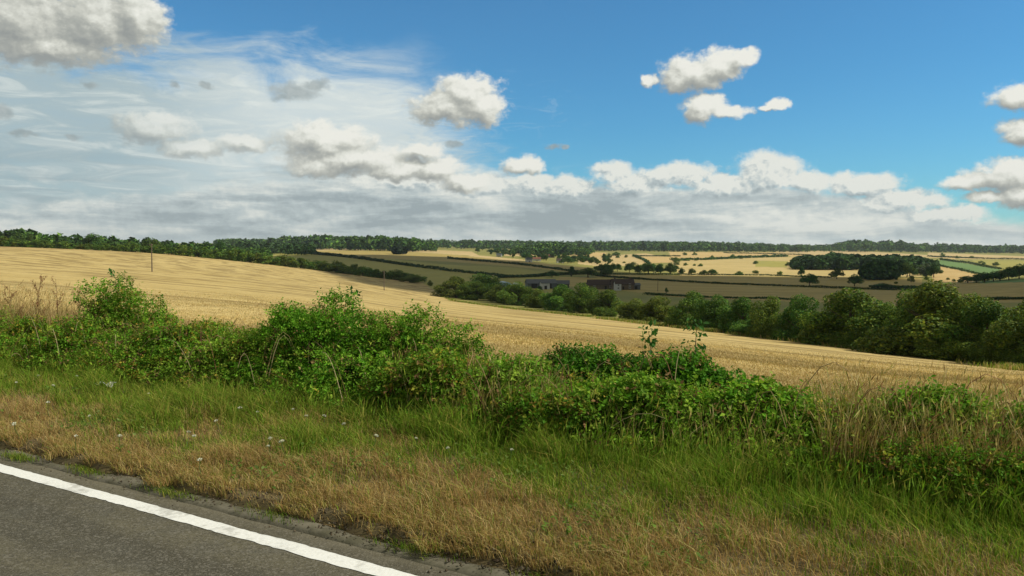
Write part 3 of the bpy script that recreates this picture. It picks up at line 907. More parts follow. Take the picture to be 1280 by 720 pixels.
def tall_grass(name, label, px0, px1, t0, t1, n, h0, h1, pal, wind=(.5, .1)):
    px = rng.uniform(px0, px1, n); t = rng.uniform(t0, t1, n)
    u = (px - 640) / F; d = t / (u * TX + TY)
    x, y = u * d, d
    s = x * SX + y * SY
    k = fbm(s * 1.1, t * 1.1, 91) > .36
    x, y, s, t = x[k], y[k], s[k], t[k]; n = len(x)
    P = np.stack([x, y, verge_z(s, np.minimum(t, 9.2)) - .02], 1)
    L = rng.uniform(h0, h1, n); W = rng.uniform(.004, .008, n)
    V, Fc, c = blades(P, L, W, rng.uniform(.15, .8, n), pick(pal, n), wind)
    # seed heads: a small tapered plume at every fourth tip
    tips = V.reshape(-1, 6, 3)[::3, 4]
    m = len(tips)
    ax = unit(V.reshape(-1, 6, 3)[::3, 4] - V.reshape(-1, 6, 3)[::3, 2])
    w = unit(np.cross(ax, rng.normal(0, 1, (m, 3)))) * .005
    hl = rng.uniform(.06, .13, m)[:, None]
    Q = np.stack([tips - ax * hl * .2, tips + ax * hl * .4 + w, tips + ax * hl, tips + ax * hl * .4 - w], 1)
    V2, F2, c2 = quads(Q, pick(pal, m) * 1.15)
    V, Fc, c = np.concatenate([V, V2]), np.concatenate([Fc, F2 + len(V)]), np.concatenate([c, c2])
    tag(link(name, mesh_np(name, V, Fc, c), M['blade']), label, 'grass', None, 'stuff')


DRY = [(0.483, 0.38, 0.165), (0.414, 0.31, 0.121), (0.345, 0.241, 0.099), (0.552, 0.46, 0.22), (0.287, 0.253, 0.088)]
REDDRY = [(0.24, 0.138, 0.055), (0.312, 0.192, 0.077), (0.204, 0.108, 0.05), (0.396, 0.288, 0.11)]
tall_grass('tall_grass', 'tall reddish dry grass at the left end of the hedge', -120, 130, 8.2, 9.3, 4200, .6, 1.45, DRY + REDDRY)
tall_grass('tall_grass', 'dry grass stems threading the left bramble', 90, 300, 8.0, 8.9, 1700, .4, 1.0, DRY + REDDRY)
tall_grass('tall_grass', 'yellow green grass standing before the hawthorn shoulder', 480, 690, 7.2, 8.2, 2200, .3, .85, DRY + YELL + LIGHT)
tall_grass('tall_grass', 'thin grass mixed into the middle brambles', 680, 1040, 7.2, 8.3, 2200, .25, .65, YELL + LIGHT + DRY)
tall_grass('tall_grass', 'bleached tall grass at the right end of the hedge', 1030, 1330, 7.2, 8.7, 5200, .40, .95, DRY + DRY + REDDRY + YELL)
tall_grass('tall_grass', 'green grass along the foot of the hedge', -60, 1300, 6.7, 7.7, 9000, .16, .38, GREEN + GREEN + YELL)


def dock(px, t, topy, label):
    """dead dock stalk: upright stem, side branches, clustered rusty seed heads"""
    u = (px - 640) / F; d = t / (u * TX + TY)
    x, y = u * d, d
    h = CAMZ + d * (-SP + (360 - topy) / F * CP) - .15
    root = empty('dock_plant', (x, y, .15)); tag(root, label, 'weed', 'dead dock stalks at the left')
    ln = rng.normal(0, .08)
    parts, Q, C_ = [tube([(0, 0, 0), (ln * h * .4, 0, h * .5), (ln * h, 0, h)], [.007, .005, .003], 5)], [], []
    for k in range(7):
        f = rng.uniform(.5, .92); yaw = rng.uniform(0, 6.28)
        b0 = np.array([ln * h * f, 0, h * f]); e = b0 + np.array([math.cos(yaw) * .11, math.sin(yaw) * .11, rng.uniform(.12, .22)])
        parts.append(tube([b0, e], [.004, .002], 4))
        m = 26
        P = b0 + (e - b0) * rng.uniform(.3, 1.05, (m, 1)) + rng.normal(0, .012, (m, 3))
        Dd = unit(rng.normal(0, 1, (m, 3)))
        W = unit(np.cross(Dd, rng.normal(0, 1, (m, 3))))
        V, Fc, c = quads(np.stack([P, P + Dd * .012 + W * .008, P + Dd * .022, P + Dd * .012 - W * .008], 1), pick([(.20, .085, .04), (.26, .12, .055), (.14, .06, .03)], m))
        link('seed_head', mesh_np('seed_head', V, Fc, c), M['straw_bits'], root)
    v, f = join(parts)
    link('stem', mesh_np('stem', v, f), M['dockstem'], root)


M['dockstem'] = plain_mat('dead_stalk', (.16, .08, .04), (.22, .13, .06), 6, .9)
for px, ty in ((-30, 372), (12, 358), (38, 345), (55, 352), (72, 349), (96, 362), (118, 372), (20, 380)):
    dock(px, float(rng.uniform(8.5, 9.1)), ty, 'rusty brown dead dock stalk above the left grass')


def flower(proto, px, py, sc, lab, grp):
    v, u = (360 - py) / F, (px - 640) / F
    dy, dz = CP + v * SP, -SP + v * CP
    z = .30
    d = (z - CAMZ) / (dz / dy)
    x, y = u / dy * d, d
    return x, y, z


# white clover and yarrow heads in the verge
def make_flower():
    root = empty('wildflower', (0, 0, 0))
    v, f = tube([(0, 0, -.16), (.01, 0, -.05), (0, 0, 0)], [.003, .0025, .002], 5)
    link('stem', mesh_np('stem', v, f), M['stem'], root)
    n = 26
    dr = unit(rng.normal(0, 1, (n, 3))); dr[:, 2] = np.abs(dr[:, 2]) * .7
    P = dr * .012
    W = unit(np.cross(dr, rng.normal(0, 1, (n, 3))))
    Q = np.stack([P * .2, P + W * .007, P * 1.9, P - W * .007], 1)
    V, Fc, c = quads(Q, pick([(.75, .74, .68), (.68, .68, .58)], n))
    link('flower_head', mesh_np('flower_head', V, Fc, c), M['blade'], root)
    return root


M['stem'] = plain_mat('green_stem', (.08, .14, .03), (.06, .11, .03), 6, .7)
fl = make_flower()
FPX = [(20, 478), (48, 470), (66, 482), (96, 470), (186, 492), (205, 498), (300, 510), (322, 515), (345, 503), (338, 548), (352, 552), (270, 526), (236, 540), (243, 545), (366, 512), (383, 520), (112, 520), (150, 545), (60, 503), (18, 530), (335, 558), (430, 530), (470, 545), (405, 520), (95, 545), (250, 575), (520, 548), (560, 560), (640, 562), (180, 470)]
for i, (px, py) in enumerate(FPX):
    x, y, z = flower(fl, px, py, 1, '', '')
    r = fl if i == 0 else fl.copy()
    if i:
        COL.objects.link(r)
        for ch in fl.children:
            c = ch.copy(); c.parent = r; COL.objects.link(c)
    r.location = (x, y, z)
    r.rotation_euler = (rng.normal(0, .2), rng.normal(0, .2), rng.uniform(0, 6))
    r.scale = [float(rng.uniform(.9, 1.5))] * 3
    tag(r, 'tiny white clover flower head in the verge grass', 'flower', 'white flowers dotted over the verge')


def umbel(px, t, topy):
    u = (px - 640) / F; d = t / (u * TX + TY)
    x, y = u * d, d
    h = CAMZ + d * (-SP + (360 - topy) / F * CP) - .15
    root = empty('hogweed_plant', (x, y, .15))
    tag(root, 'pale creamy hogweed in flower at the foot of the left scrub', 'wildflower', 'creamy umbels below the left scrub')
    parts = [tube([(0, 0, 0), (.01, .01, h * .6), (0, 0, h * .93)], [.008, .006, .004], 5)]
    Q, C_ = [], []
    for k in range(8):
        yaw = k * .78 + rng.normal(0, .2)
        r = rng.uniform(.04, .10)
        e = np.array([math.cos(yaw) * r, math.sin(yaw) * r, h + rng.uniform(-.04, .02)])
        parts.append(tube([(0, 0, h * .93), e], [.003, .002], 4))
        m = 16
        P = e + rng.normal(0, .014, (m, 3)) * [1, 1, .4]
        a = rng.uniform(0, 6.28, m)
        l = np.stack([np.cos(a), np.sin(a), rng.normal(0, .2, m)], 1) * .008
        w = np.stack([-np.sin(a), np.cos(a), rng.normal(0, .2, m)], 1) * .006
        V, Fc, c = quads(np.stack([P - l, P + w, P + l, P - w], 1), pick([(.50, .48, .27), (.42, .42, .20), (.58, .56, .36)], m))
        link('flower_head', mesh_np('flower_head', V, Fc, c), M['blade'], root)
    v, f = join(parts)
    link('stem', mesh_np('stem', v, f), M['stem'], root)


for px, ty in ((3, 440), (14, 444), (28, 436), (40, 440), (52, 428), (60, 438), (68, 434), (35, 424)):
    umbel(px, 8.05 + float(rng.uniform(-.1, .15)), ty)


def litter(px, py):
    v, u = (360 - py) / F, (px - 640) / F
    dy, dz = CP + v * SP, -SP + v * CP
    z = .24; d = (z - CAMZ) / (dz / dy)
    n = 9
    g = np.linspace(-1, 1, n)
    A, B = np.meshgrid(g, g, indexing='ij')
    Z = (fbm(A * 2 + 3, B * 2, 2) - .5) * .16
    top = np.stack([A * .13 + (vnoise(B * 3, A, 3) - .5) * .05, B * .07, Z], -1).reshape(-1, 3)
    bot = top - [0, 0, .004]
    i = (np.arange(n - 1)[:, None] * n + np.arange(n - 1)[None]).ravel()
    f1 = np.stack([i, i + n, i + n + 1, i + 1], 1)
    V = np.concatenate([top, bot]); Fc = np.concatenate([f1, f1[:, ::-1] + n * n])
    o = link('litter_scrap', mesh_np('litter_scrap', V, Fc, smooth=True), M['litter'])
    o.location = (u / dy * d, d, z)
    tag(o, 'crumpled white plastic scrap caught in the green verge grass', 'litter')


litter(131, 480)


# ------------------------------------------------------------------ trees
def crown_quads(lobes, n, leaf, pal, inner=.55, flat=.0):
    lob = np.array([l[:6] for l in lobes], float)
    tint = rng.uniform(.72, 1.3, len(lob))
    w = lob[:, 3] * lob[:, 4] + lob[:, 3] * lob[:, 5]; w /= w.sum()
    li = rng.choice(len(lob), n, p=w)
    dr = unit(rng.normal(0, 1, (n, 3)))
    L = lob[li]
    lump = 1 + .5 * (vnoise(dr[:, 0] * 3.2 + li * 5, dr[:, 2] * 3.2 + dr[:, 1] * 3, 8) - .5)
    P = L[:, :3] + dr * L[:, 3:6] * ((inner + (1 - inner) * np.cbrt(rng.random(n))) * lump)[:, None]
    nrm = unit(dr * .6 + rng.normal(0, .6, (n, 3)) + [0, 0, .45])
    l = unit(np.cross(nrm, rng.normal(0, 1, (n, 3)))); w_ = np.cross(nrm, l)
    s = (leaf * rng.uniform(.55, 1.4, n))[:, None]
    Q = np.stack([P - l * s * .6, P + w_ * s * .42 + nrm * s * .1, P + l * s * .6, P - w_ * s * .42 + nrm * s * .1], 1)
    Q[..., 2] = np.maximum(Q[..., 2], .004)
    c = pick(pal, n) * tint[li][:, None]
    return Q, c


TDARK = [(0.033, 0.072, 0.02), (0.04, 0.088, 0.023), (0.027, 0.06, 0.017), (0.053, 0.104, 0.028)]
TMID = [(0.061, 0.138, 0.021), (0.085, 0.17, 0.025), (0.052, 0.116, 0.019), (0.114, 0.203, 0.031)]
TOLIVE = [(0.134, 0.2, 0.021), (0.169, 0.237, 0.026), (0.098, 0.161, 0.019), (0.213, 0.266, 0.033), (0.08, 0.133, 0.017)]
TPALE = [(0.13, 0.182, 0.108), (0.111, 0.163, 0.09), (0.156, 0.202, 0.12)]


def tree_proto(kind, seed, n=7000, leaf=.034):
    """unit-height tree meshes: (crown mesh, trunk mesh)"""
    global rng
    keep = rng; rng = np.random.default_rng(seed)
    lob = []
    pal = TMID
    if kind == 'bush':          # hedgerow tree leafy to the ground
        pal = TOLIVE + TMID
        for i in range(22):
            a = rng.uniform(0, 6.28); r = .42 * math.sqrt(rng.random())
            z = rng.uniform(.12, .84) * (1 - .35 * (r / .42) ** 2)
            q = rng.uniform(.14, .21)
            lob.append((math.cos(a) * r, math.sin(a) * r, z, q, q, q * .9))
        lob.append((0, 0, .8, .16, .16, .17)); lob.append((rng.uniform(-.2, .2), 0, .72, .15, .15, .15))
    elif kind == 'round':       # field oak on a short trunk
        pal = TDARK + TMID
        for i in range(20):
            a = rng.uniform(0, 6.28); r = .42 * math.sqrt(rng.random())
            z = .28 + rng.uniform(.05, .55) * (1 - .6 * (r / .42) ** 2)
            q = rng.uniform(.13, .20)
            lob.append((math.cos(a) * r, math.sin(a) * r, z, q * 1.1, q * 1.1, q * .85))
        lob.append((0, 0, .8, .2, .2, .18))
    elif kind == 'tall':        # narrower upright tree
        pal = TDARK + TMID
        for i in range(18):
            z = rng.uniform(.2, .86); R = .26 * math.sin(math.pi * min(.95, (z + .12))) + .05
            a = rng.uniform(0, 6.28); r = R * math.sqrt(rng.random())
            q = rng.uniform(.10, .16)
            lob.append((math.cos(a) * r, math.sin(a) * r, z, q, q, q * 1.15))
    elif kind == 'willow':
        pal = TPALE
        for i in range(18):
            a = rng.uniform(0, 6.28); r = .38 * math.sqrt(rng.random())
            z = rng.uniform(.2, .8) * (1 - .5 * (r / .38) ** 2) + .05
            q = rng.uniform(.12, .18)
            lob.append((math.cos(a) * r, math.sin(a) * r, z, q, q, q * 1.1))
    Q, c = crown_quads(lob, n, leaf, pal)
    V, Fc, c = quads(Q, c)
    cm = mesh_np('crown', V, Fc, c); cm.materials.append(M['tree'])
    parts = [tube([(0, 0, -.03), (.01, 0, .2), (0, .01, .5), (0, 0, .72)], [.035, .027, .017, .006], 7)]
    for k in range(5):
        a = k * 1.26 + rng.uniform(-.3, .3); z = rng.uniform(.2, .45)
        parts.append(tube([(0, 0, z), (math.cos(a) * .14, math.sin(a) * .14, z + .14), (math.cos(a) * .26, math.sin(a) * .26, z + .24)], [.014, .009, .003], 5))
    v, f = join(parts)
    tm = mesh_np('trunk', v, f, smooth=True); tm.materials.append(M['bark'])
    rng = keep
    return cm, tm


PROTO = {
    'bush': [tree_proto('bush', 100 + i, 22000, .025) for i in range(5)],
    'hedge': [tree_proto('bush', 150 + i, 2600, .06) for i in range(4)],
    'round': [tree_proto('round', 200 + i, 3600, .05) for i in range(4)],
    'tall': [tree_proto('tall', 300 + i, 2600, .05) for i in range(3)],
    'willow': [tree_proto('willow', 400, 2600, .055)],
}
_pi = {}


def tree(name, kind, x, y, z, h, w, label, cat='tree', group=None):
    ps = PROTO[kind]
    k = _pi.get(kind, 0); _pi[kind] = k + 1
    cm, tm = ps[k % len(ps)]
    r = empty(name, (x, y, z), float(rng.uniform(0, 6.28)))
    r.scale = (w, w, h)
    tag(r, label, cat, group)
    for nm, me in (('crown', cm), ('trunk', tm)):
        o = bpy.data.objects.new(nm, me); o.parent = r; COL.objects.link(o)
    return r


def tree_px(name, kind, px, basey, topy, wpx, label, cat='tree', group=None, d=None):
    """a tree whose foot stands on the ground seen at (px, basey)"""
    if d is None: x, y, z = ground_at(px, basey, 60)
    else: x, y, z = spot(px, d)
    h = y / F * (basey - topy) if d is None else CAMZ + y * (-SP + (360 - topy) / F * CP) / (CP + (360 - topy) / F * SP) - z
    return tree(name, kind, x, y, z, h, max(wpx / F * y / .96, h * .5), label, cat, group)


rng = np.random.default_rng(88)
# the hedgerow that bounds the stubble field (each one seen by itself)
HEDGEROW = [
    (600, 350, 343, 52, 'broad dark tree behind the corner of the hedgerow'),  # px, dist, top y, width px, label
    (570, 335, 346, 34, 'dark bushy tree at the far left corner of the middle hedgerow'),
    (596, 318, 352, 32, 'leafy hedgerow tree next to the dark corner tree'),
    (622, 292, 357, 30, 'small olive hedgerow tree beside the corner group'),
    (648, 268, 353, 32, 'round sunlit hedgerow tree in front of the grey barn'),
    (672, 250, 362, 24, 'low hedgerow bush right below the grey barn'),
    (702, 232, 356, 34, 'taller bushy tree between the barn and the farmhouse'),
    (726, 214, 354, 32, 'yellow green topped tree left of the farmhouse gable'),
    (762, 190, 363, 36, 'sunlit round bush straight below the farmhouse'),
    (795, 168, 374, 34, 'low olive bush right of the farmhouse'),
    (822, 150, 371, 34, 'olive bush at the left side of the hedgerow gap'),
    (868, 128, 364, 48, 'tall dark tree at the right side of the hedgerow gap'),
    (898, 120, 369, 46, 'yellow topped tree next to the gap tree'),
    (930, 110, 372, 44, 'low pale hedgerow tree with reddish neighbour'),
    (966, 101, 370, 46, 'bushy hedgerow tree below the lone round oak'),
    (1000, 95, 368, 52, 'rounded tree with a bright leafy top, left of the big pair'),
    (1064, 84, 359, 86, 'broad bushy tree, left of the two biggest hedgerow trees'),
    (1112, 80, 378, 52, 'low tree sunk between the two biggest hedgerow trees'),
    (1172, 72, 350, 118, 'biggest tree of the hedgerow with sunlit right side'),
    (1138, 77, 360, 74, 'rounded tree shouldering the left side of the biggest tree'),
    (1214, 69, 366, 76, 'rounded tree joined to the right side of the biggest tree'),
    (1236, 66, 375, 80, 'dark hedgerow tree before the brown field'),
    (1290, 60, 372, 80, 'dark hedgerow tree cut by the right edge'),
    (1350, 57, 366, 90, 'hedgerow tree just past the right edge'),
    (1035, 89, 398, 56, 'low dark bush filling the hedgerow foot left of the broad tree'),
    (1205, 69, 408, 90, 'low dark bush at the foot of the biggest tree'),
    (950, 105, 398, 50, 'low reddish green bush at the hedgerow foot'),
]
for px, d, ty, wp, lab in HEDGEROW:
    tree_px('hedgerow_tree', 'bush', px, 0, ty - 2, wp * (1.45 if d > 140 else 1.22), lab, 'tree', 'hedgerow along the lower edge of the stubble', d)
for k in range(56):
    px = 556 + (1420 - 556) * ((k + .5) / 56) ** .8
    if 826 < px < 846: continue
    d = float(np.interp(px, [h[0] for h in sorted(HEDGEROW)], [h[1] for h in sorted(HEDGEROW)])) - 1.5
    x, y, z = spot(px, d)
    h = float(rng.uniform(1.6, 3.2)); tree('hedgerow_bush', 'bush', x, y, z - .1, h, h * float(rng.uniform(1.2, 1.8)), 'low dark shrub filling in below the hedgerow trees', 'shrub', 'low shrubs of the middle hedgerow')


def field_grass():
    """rough grass at the foot of the hedgerow"""
    n = 40000
    px = rng.uniform(555, 1400, n)
    e = np.interp(px, [p[0] for p in EDGE], [p[1] for p in EDGE])
    Xs = np.array([ground_at(p, q) for p, q in zip(np.arange(555, 1401, 12), np.interp(np.arange(555, 1401, 12), [p[0] for p in EDGE], [p[1] for p in EDGE]))])
    i = (px - 555) / 12
    j = np.clip(i.astype(int), 0, len(Xs) - 2); a = (i - j)[:, None]
    P = Xs[j] * (1 - a) + Xs[j + 1] * a
    P[:, 0] += rng.normal(.8, 1.0, n); P[:, 1] += rng.normal(1.0, 1.2, n)
    P[:, 2] = H(P[:, 0], P[:, 1])
    k = fbm(P[:, 0] * .2, P[:, 1] * .2, 3) > .42
    P = P[k]; n = len(P)
    V, Fc, c = blades(P, rng.uniform(.2, .6, n), .02 + P[:, 1] * .0006, rng.uniform(.2, .9, n), pick(DRY + YELL + GREEN, n))
    tag(link('margin_grass', mesh_np('margin_grass', V, Fc, c), M['blade']), 'rough dry grass along the foot of the hedgerow', 'grass', None, 'stuff')


field_grass()

# bushes along the upper edge of the stubble field, far left
pxs = -110.0
i = 0
while pxs < 524:
    by = float(np.interp(pxs, [p[0] for p in EDGE], [p[1] for p in EDGE]))
    hpx = float(np.interp(pxs, [-100, 0, 60, 130, 200, 260, 330, 380, 420, 450, 480, 505, 524], [14, 12, 9, 10, 11, 14, 14, 14, 14, 13, 12, 14, 12])) * float(rng.uniform(.75, 1.15))
    d = 524.0
    x, y, z = spot(pxs, d)
    h = hpx / F * d
    lit = pxs < 400
    tree('hedge_bush', 'hedge', x, y, z, h, h * float(rng.uniform(1.3, 2.0)),
         'bushy green hedge shrub along the top edge of the stubble' if lit else 'dark shaded hedge shrub at the corner of the stubble',
         'shrub', 'sunlit shrubs of the top field hedge' if lit else 'shaded shrubs of the top field hedge')
    pxs += float(rng.uniform(6.5, 10.5)) if not (462 < pxs < 470 or 492 < pxs < 500) else 12
    i += 1
tree_px('hedge_tree', 'round', 116, 0, 291, 27, 'large round dark tree above the left hedge', 'tree', None, 540)
tree_px('hedge_tree', 'round', 24, 0, 290, 22, 'dark tree nearest the left edge of the skyline', 'tree', None, 545)
tree_px('hedge_tree', 'tall', 38, 0, 292, 14, 'narrow dark tree beside the left skyline tree', 'tree', None, 545)
tree_px('hedge_tree', 'round', 190, 0, 297, 26, 'low round tree directly behind the left pole', 'tree', None, 545)
tree_px('hedge_tree', 'round', 276, 0, 299, 15, 'small round tree standing above the wood edge', 'tree', None, 640)
tree_px('field_tree', 'bush', 512, 354, 343, 26, 'pair of dark shrubs at the stubble corner', 'tree', None, 505)
tree_px('field_bush', 'bush', 537, 356, 350, 8, 'tiny dark bush alone at the stubble corner', 'bush', None, 480)


def line_hedge(label, pts, hpx, wm=2.2, n=2600, pal=TDARK, name='field_hedge'):
    """a clipped or gappy hedge along a line on the ground"""
    G = np.array([ground_at(px, py, 90) for px, py in pts])
    seg = np.linalg.norm(np.diff(G[:, :2], axis=0), axis=1)
    cum = np.concatenate([[0], np.cumsum(seg)])
    q = rng.uniform(0, cum[-1], n)
    cx = np.interp(q, cum, G[:, 0]); cy = np.interp(q, cum, G[:, 1])
    hh = np.interp(q, cum, G[:, 1]) / F * hpx
    hgt = hh * (.55 + .9 * fbm(q / 14, q * 0, 17))
    zz = rng.random(n) ** .7 * hgt
    off = rng.normal(0, wm * .45, (n, 2))
    P = np.stack([cx + off[:, 0], cy + off[:, 1], 0 * cx], 1)
    P[:, 2] = H(P[:, 0], P[:, 1]) + zz
    s = (hh * .38 * rng.uniform(.6, 1.4, n))[:, None]
    nrm = unit(rng.normal(0, .7, (n, 3)) + [0, 0, .5])
    l = unit(np.cross(nrm, rng.normal(0, 1, (n, 3)))); w_ = np.cross(nrm, l)
    Q = np.stack([P - l * s, P + w_ * s * .7, P + l * s, P - w_ * s * .7], 1)
    org = G[len(G) // 2]
    V, Fc, c = quads(Q - org, pick(pal, n))
    root = empty(name, org); tag(root, label, 'hedge')
    link('foliage', mesh_np('foliage', V, Fc, c), M['tree'], root)


rng = np.random.default_rng(99)
line_hedge('dark hedge line climbing between the two shaded fields, left', [(345, 314.5), (430, 321.5), (500, 331), (565, 339.5), (632, 346)], 3.2, 2.5, 5200)
line_hedge('dark hedge line between the brown field and the olive pasture', [(560, 323.5), (640, 330), (690, 336), (738, 343)], 2.4, 2.5, 3200)
line_hedge('dark hedge behind the grey barn', [(622, 347.5), (660, 346.5), (700, 344), (740, 342.5)], 3.2, 3, 3200)
line_hedge('long thin dark hedge across the shaded brown fields', [(742, 345), (800, 349.5), (900, 355), (1000, 358.5), (1060, 361), (1150, 363)], 2.2, 1.8, 6500)
line_hedge('thin hedge under the dry tan pasture', [(742, 343), (850, 343.5), (960, 344.5), (1040, 347.5)], 1.7, 1.8, 4000)
line_hedge('low dark hedge behind the gap in the hedgerow', [(806, 368.5), (840, 370), (905, 373), (960, 374), (1010, 376)], 2.4, 1.5, 3200)
line_hedge('hedge with bushes below the broad golden field', [(838, 325.5), (880, 325), (930, 322.5), (984, 321)], 2.6, 4, 2600, TDARK + TMID)
line_hedge('hedge bending between golden and pale straw fields', [(792, 320.5), (806, 326), (812, 331)], 2.4, 3, 1200)
line_hedge('thin hedge above the small golden field', [(795, 320.5), (850, 320.5)], 1.5, 3, 1000)
line_hedge('hedge along the lower side of the green crop field', [(1166, 330.5), (1200, 337.5), (1232, 344.5)], 2.0, 3, 1600)
line_hedge('bushy hedge above the green crop field', [(1176, 325), (1215, 330), (1250, 336.5)], 2.2, 4, 1500)
line_hedge('low dark hedge crossing the foot of the brown field', [(1205, 376), (1260, 374.5), (1340, 374)], 3.0, 1.6, 2600)
line_hedge('dark hedge behind the thin hedge near the dark wood', [(1090, 361), (1130, 360.5), (1165, 362)], 3.4, 3, 1500)
line_hedge('distant hedge under the right horizon woods', [(1160, 321), (1230, 323.5), (1300, 325)], 1.6, 5, 1800)
line_hedge('thin far hedge over the strip of stubble', [(905, 316.5), (960, 317.5), (1010, 319)], 1.3, 5, 1400)

SINGLES = [  # name, kind, px, base, top, width, label
    ('oak_tree', 'round', 1012, 358, 341.5, 22, 'lone round dark oak on the thin hedge line'),
    ('oak_tree', 'round', 1046, 349, 334.5, 17, 'dark spreading oak right behind the lone round one'),
    ('oak_tree', 'round', 1068, 358, 342, 19, 'dark oak leaning on the dark wood'),
    ('ash_tree', 'tall', 1002, 346, 333, 13, 'bluish tree standing on the tan pasture edge'),
    ('ash_tree', 'tall', 1139, 353, 344.5, 12, 'small dark tree on the straw strip right of the wood'),
    ('field_tree', 'round', 690, 347, 337.5, 15, 'dark squarish tree behind the grey barn'),
    ('field_tree', 'tall', 714, 346, 332.5, 13, 'tall dark tree at the end of the barn hedge'),
    ('field_tree', 'round', 735, 347, 334, 26, 'broad low dark tree between two pointed ones'),
    ('field_tree', 'round', 757, 346, 335.5, 15, 'leaning dark tree at the end of the thin hedge'),
    ('field_tree', 'tall', 833, 366.5, 359.5, 6.5, 'small upright tree on the brown field right of the farm'),
    ('yard_tree', 'round', 675, 364, 357, 7, 'small dark tree before the white gable'),
    ('field_tree', 'round', 852, 344, 334, 8, 'first dark tree of the row on the tan pasture'),
    ('field_tree', 'round', 865, 344, 335, 10, 'second dark tree of the row on the tan pasture'),
    ('field_tree', 'round', 880, 344, 337, 11, 'low dark tree in the row on the tan pasture'),
    ('field_tree', 'round', 890, 344, 336, 12, 'rightmost dark tree of the row on the tan pasture'),
    ('field_tree', 'round', 1103, 361, 353.5, 26, 'dark thicket below the wood'),
]
for nm, kd, px, by, ty, wp, lab in SINGLES:
    tree_px(nm, kd, px, by, ty, wp, lab)
for k in range(9):
    px = 1208 + k * 11 + float(rng.uniform(-2, 2))
    by = float(np.interp(px, [1205, 1230, 1260, 1300], [354, 353, 350, 346]))
    ty = float(np.interp(px, [1205, 1225, 1250, 1280, 1310], [345, 341, 337, 328, 322])) + float(rng.uniform(-1, 1))
    tree_px('shelter_tree', 'round', px, by, ty, 22, 'dark tree in the rising hedge right of the green crop', 'tree', 'dark shelter belt rising to the right edge')
for k in range(30):     # belt of dark trees behind the shaded field
    px = 745 + rng.random() * 108
    tree_px('belt_tree', 'round', px, float(rng.uniform(337, 343.5)), float(rng.uniform(327.5, 332.5)), float(rng.uniform(9, 15)), 'dark tree in the belt between shaded and golden fields', 'tree', 'belt of trees in the middle of the valley')
for k in range(80):     # village trees
    px = 596 + rng.random() * 170
    by = float(np.interp(px, [590, 640, 700, 770], [319, 324, 330, 331])) - rng.random() * 8
    tree_px('village_tree', 'round' if k % 3 else 'tall', px, by, by - float(rng.uniform(5, 8)), float(rng.uniform(6, 11)), 'green tree among the distant village houses', 'tree', 'trees of the distant village')
for k in range(46):     # scattered bushes over the pale slopes
    a = [(728, 327), (742, 325), (756, 322.5), (772, 321.5), (783, 321), (792, 319.5), (765, 325.5), (780, 328), (792, 331), (800, 334), (815, 333), (826, 332), (838, 334), (845, 330), (857, 331), (868, 331.5), (876, 332), (845, 326), (858, 325), (870, 325), (890, 323.5), (916, 320.5), (926, 322.5), (936, 321.5), (945, 329), (920, 343), (924, 343), (975, 343), (944, 341), (856, 318), (868, 318), (770, 319), (1000, 326), (990, 328), (985, 331), (1185, 349), (1192, 351), (1200, 352), (1158, 349), (1120, 354), (1215, 322), (1230, 330), (1245, 331), (1226, 328), (1196, 322), (1178, 320)][k]
    sz = float(rng.uniform(2.6, 6.0))
    tree_px('slope_bush', 'hedge', a[0], a[1] + 1, a[1] + 1 - sz, sz * float(rng.uniform(1.1, 1.9)), 'small dark bush dotting the far pale slopes', 'bush', 'bushes scattered over the far slopes')
for k in range(7):
    px = 1128 + rng.random() * 50
    tree_px('willow_tree', 'willow' if k % 2 else 'round', px, float(rng.uniform(343, 347)), float(rng.uniform(326, 334)), 18, 'pale greyish tree on the right flank of the dark wood', 'tree', 'pale trees beside the dark wood')


rng = np.random.default_rng(111)


def wood(name, label, px0, px1, d0, d1, h0, h1, n, pal, per=70, prof=None):
    """a far-off wood that reads as one mass"""
    Q, C_ = [], []
    px = rng.uniform(px0, px1, n); d = rng.uniform(d0, d1, n)
    x = (px - 640) / F * d; z = H(x, d)
    h = rng.uniform(h0 * .8, h1 * 1.12, n) * (.8 + .45 * fbm(px * .09, d * .004, 15))
    if prof is not None: h *= np.interp(px, *zip(*prof))
    r = h * rng.uniform(.32, .5, n)
    tint = rng.uniform(.6, 1.5, n)
    idx = np.repeat(np.arange(n), per)
    m = len(idx)
    dr = unit(rng.normal(0, 1, (m, 3)))
    dr[:, 2] = np.where(dr[:, 2] < -.85, -dr[:, 2], dr[:, 2])
    rr = .7 + .3 * rng.random(m)
    P = np.stack([x[idx] + dr[:, 0] * r[idx] * rr, d[idx] + dr[:, 1] * r[idx] * rr, z[idx] + h[idx] * (.5 + .5 * dr[:, 2] * rr)], 1)
    s = (h[idx] * .13 * rng.uniform(.6, 1.5, m))[:, None]
    nrm = unit(dr * .7 + rng.normal(0, .5, (m, 3)) + [0, 0, .4])
    l = unit(np.cross(nrm, rng.normal(0, 1, (m, 3)))); w_ = np.cross(nrm, l)
    Qd = np.stack([P - l * s, P + w_ * s * .75, P + l * s, P - w_ * s * .75], 1)
    V, Fc, c = quads(Qd, pick(pal, m) * tint[idx][:, None])
    tag(link(name, mesh_np(name, V, Fc, c), M['wood']), label, 'woodland', None, 'stuff')


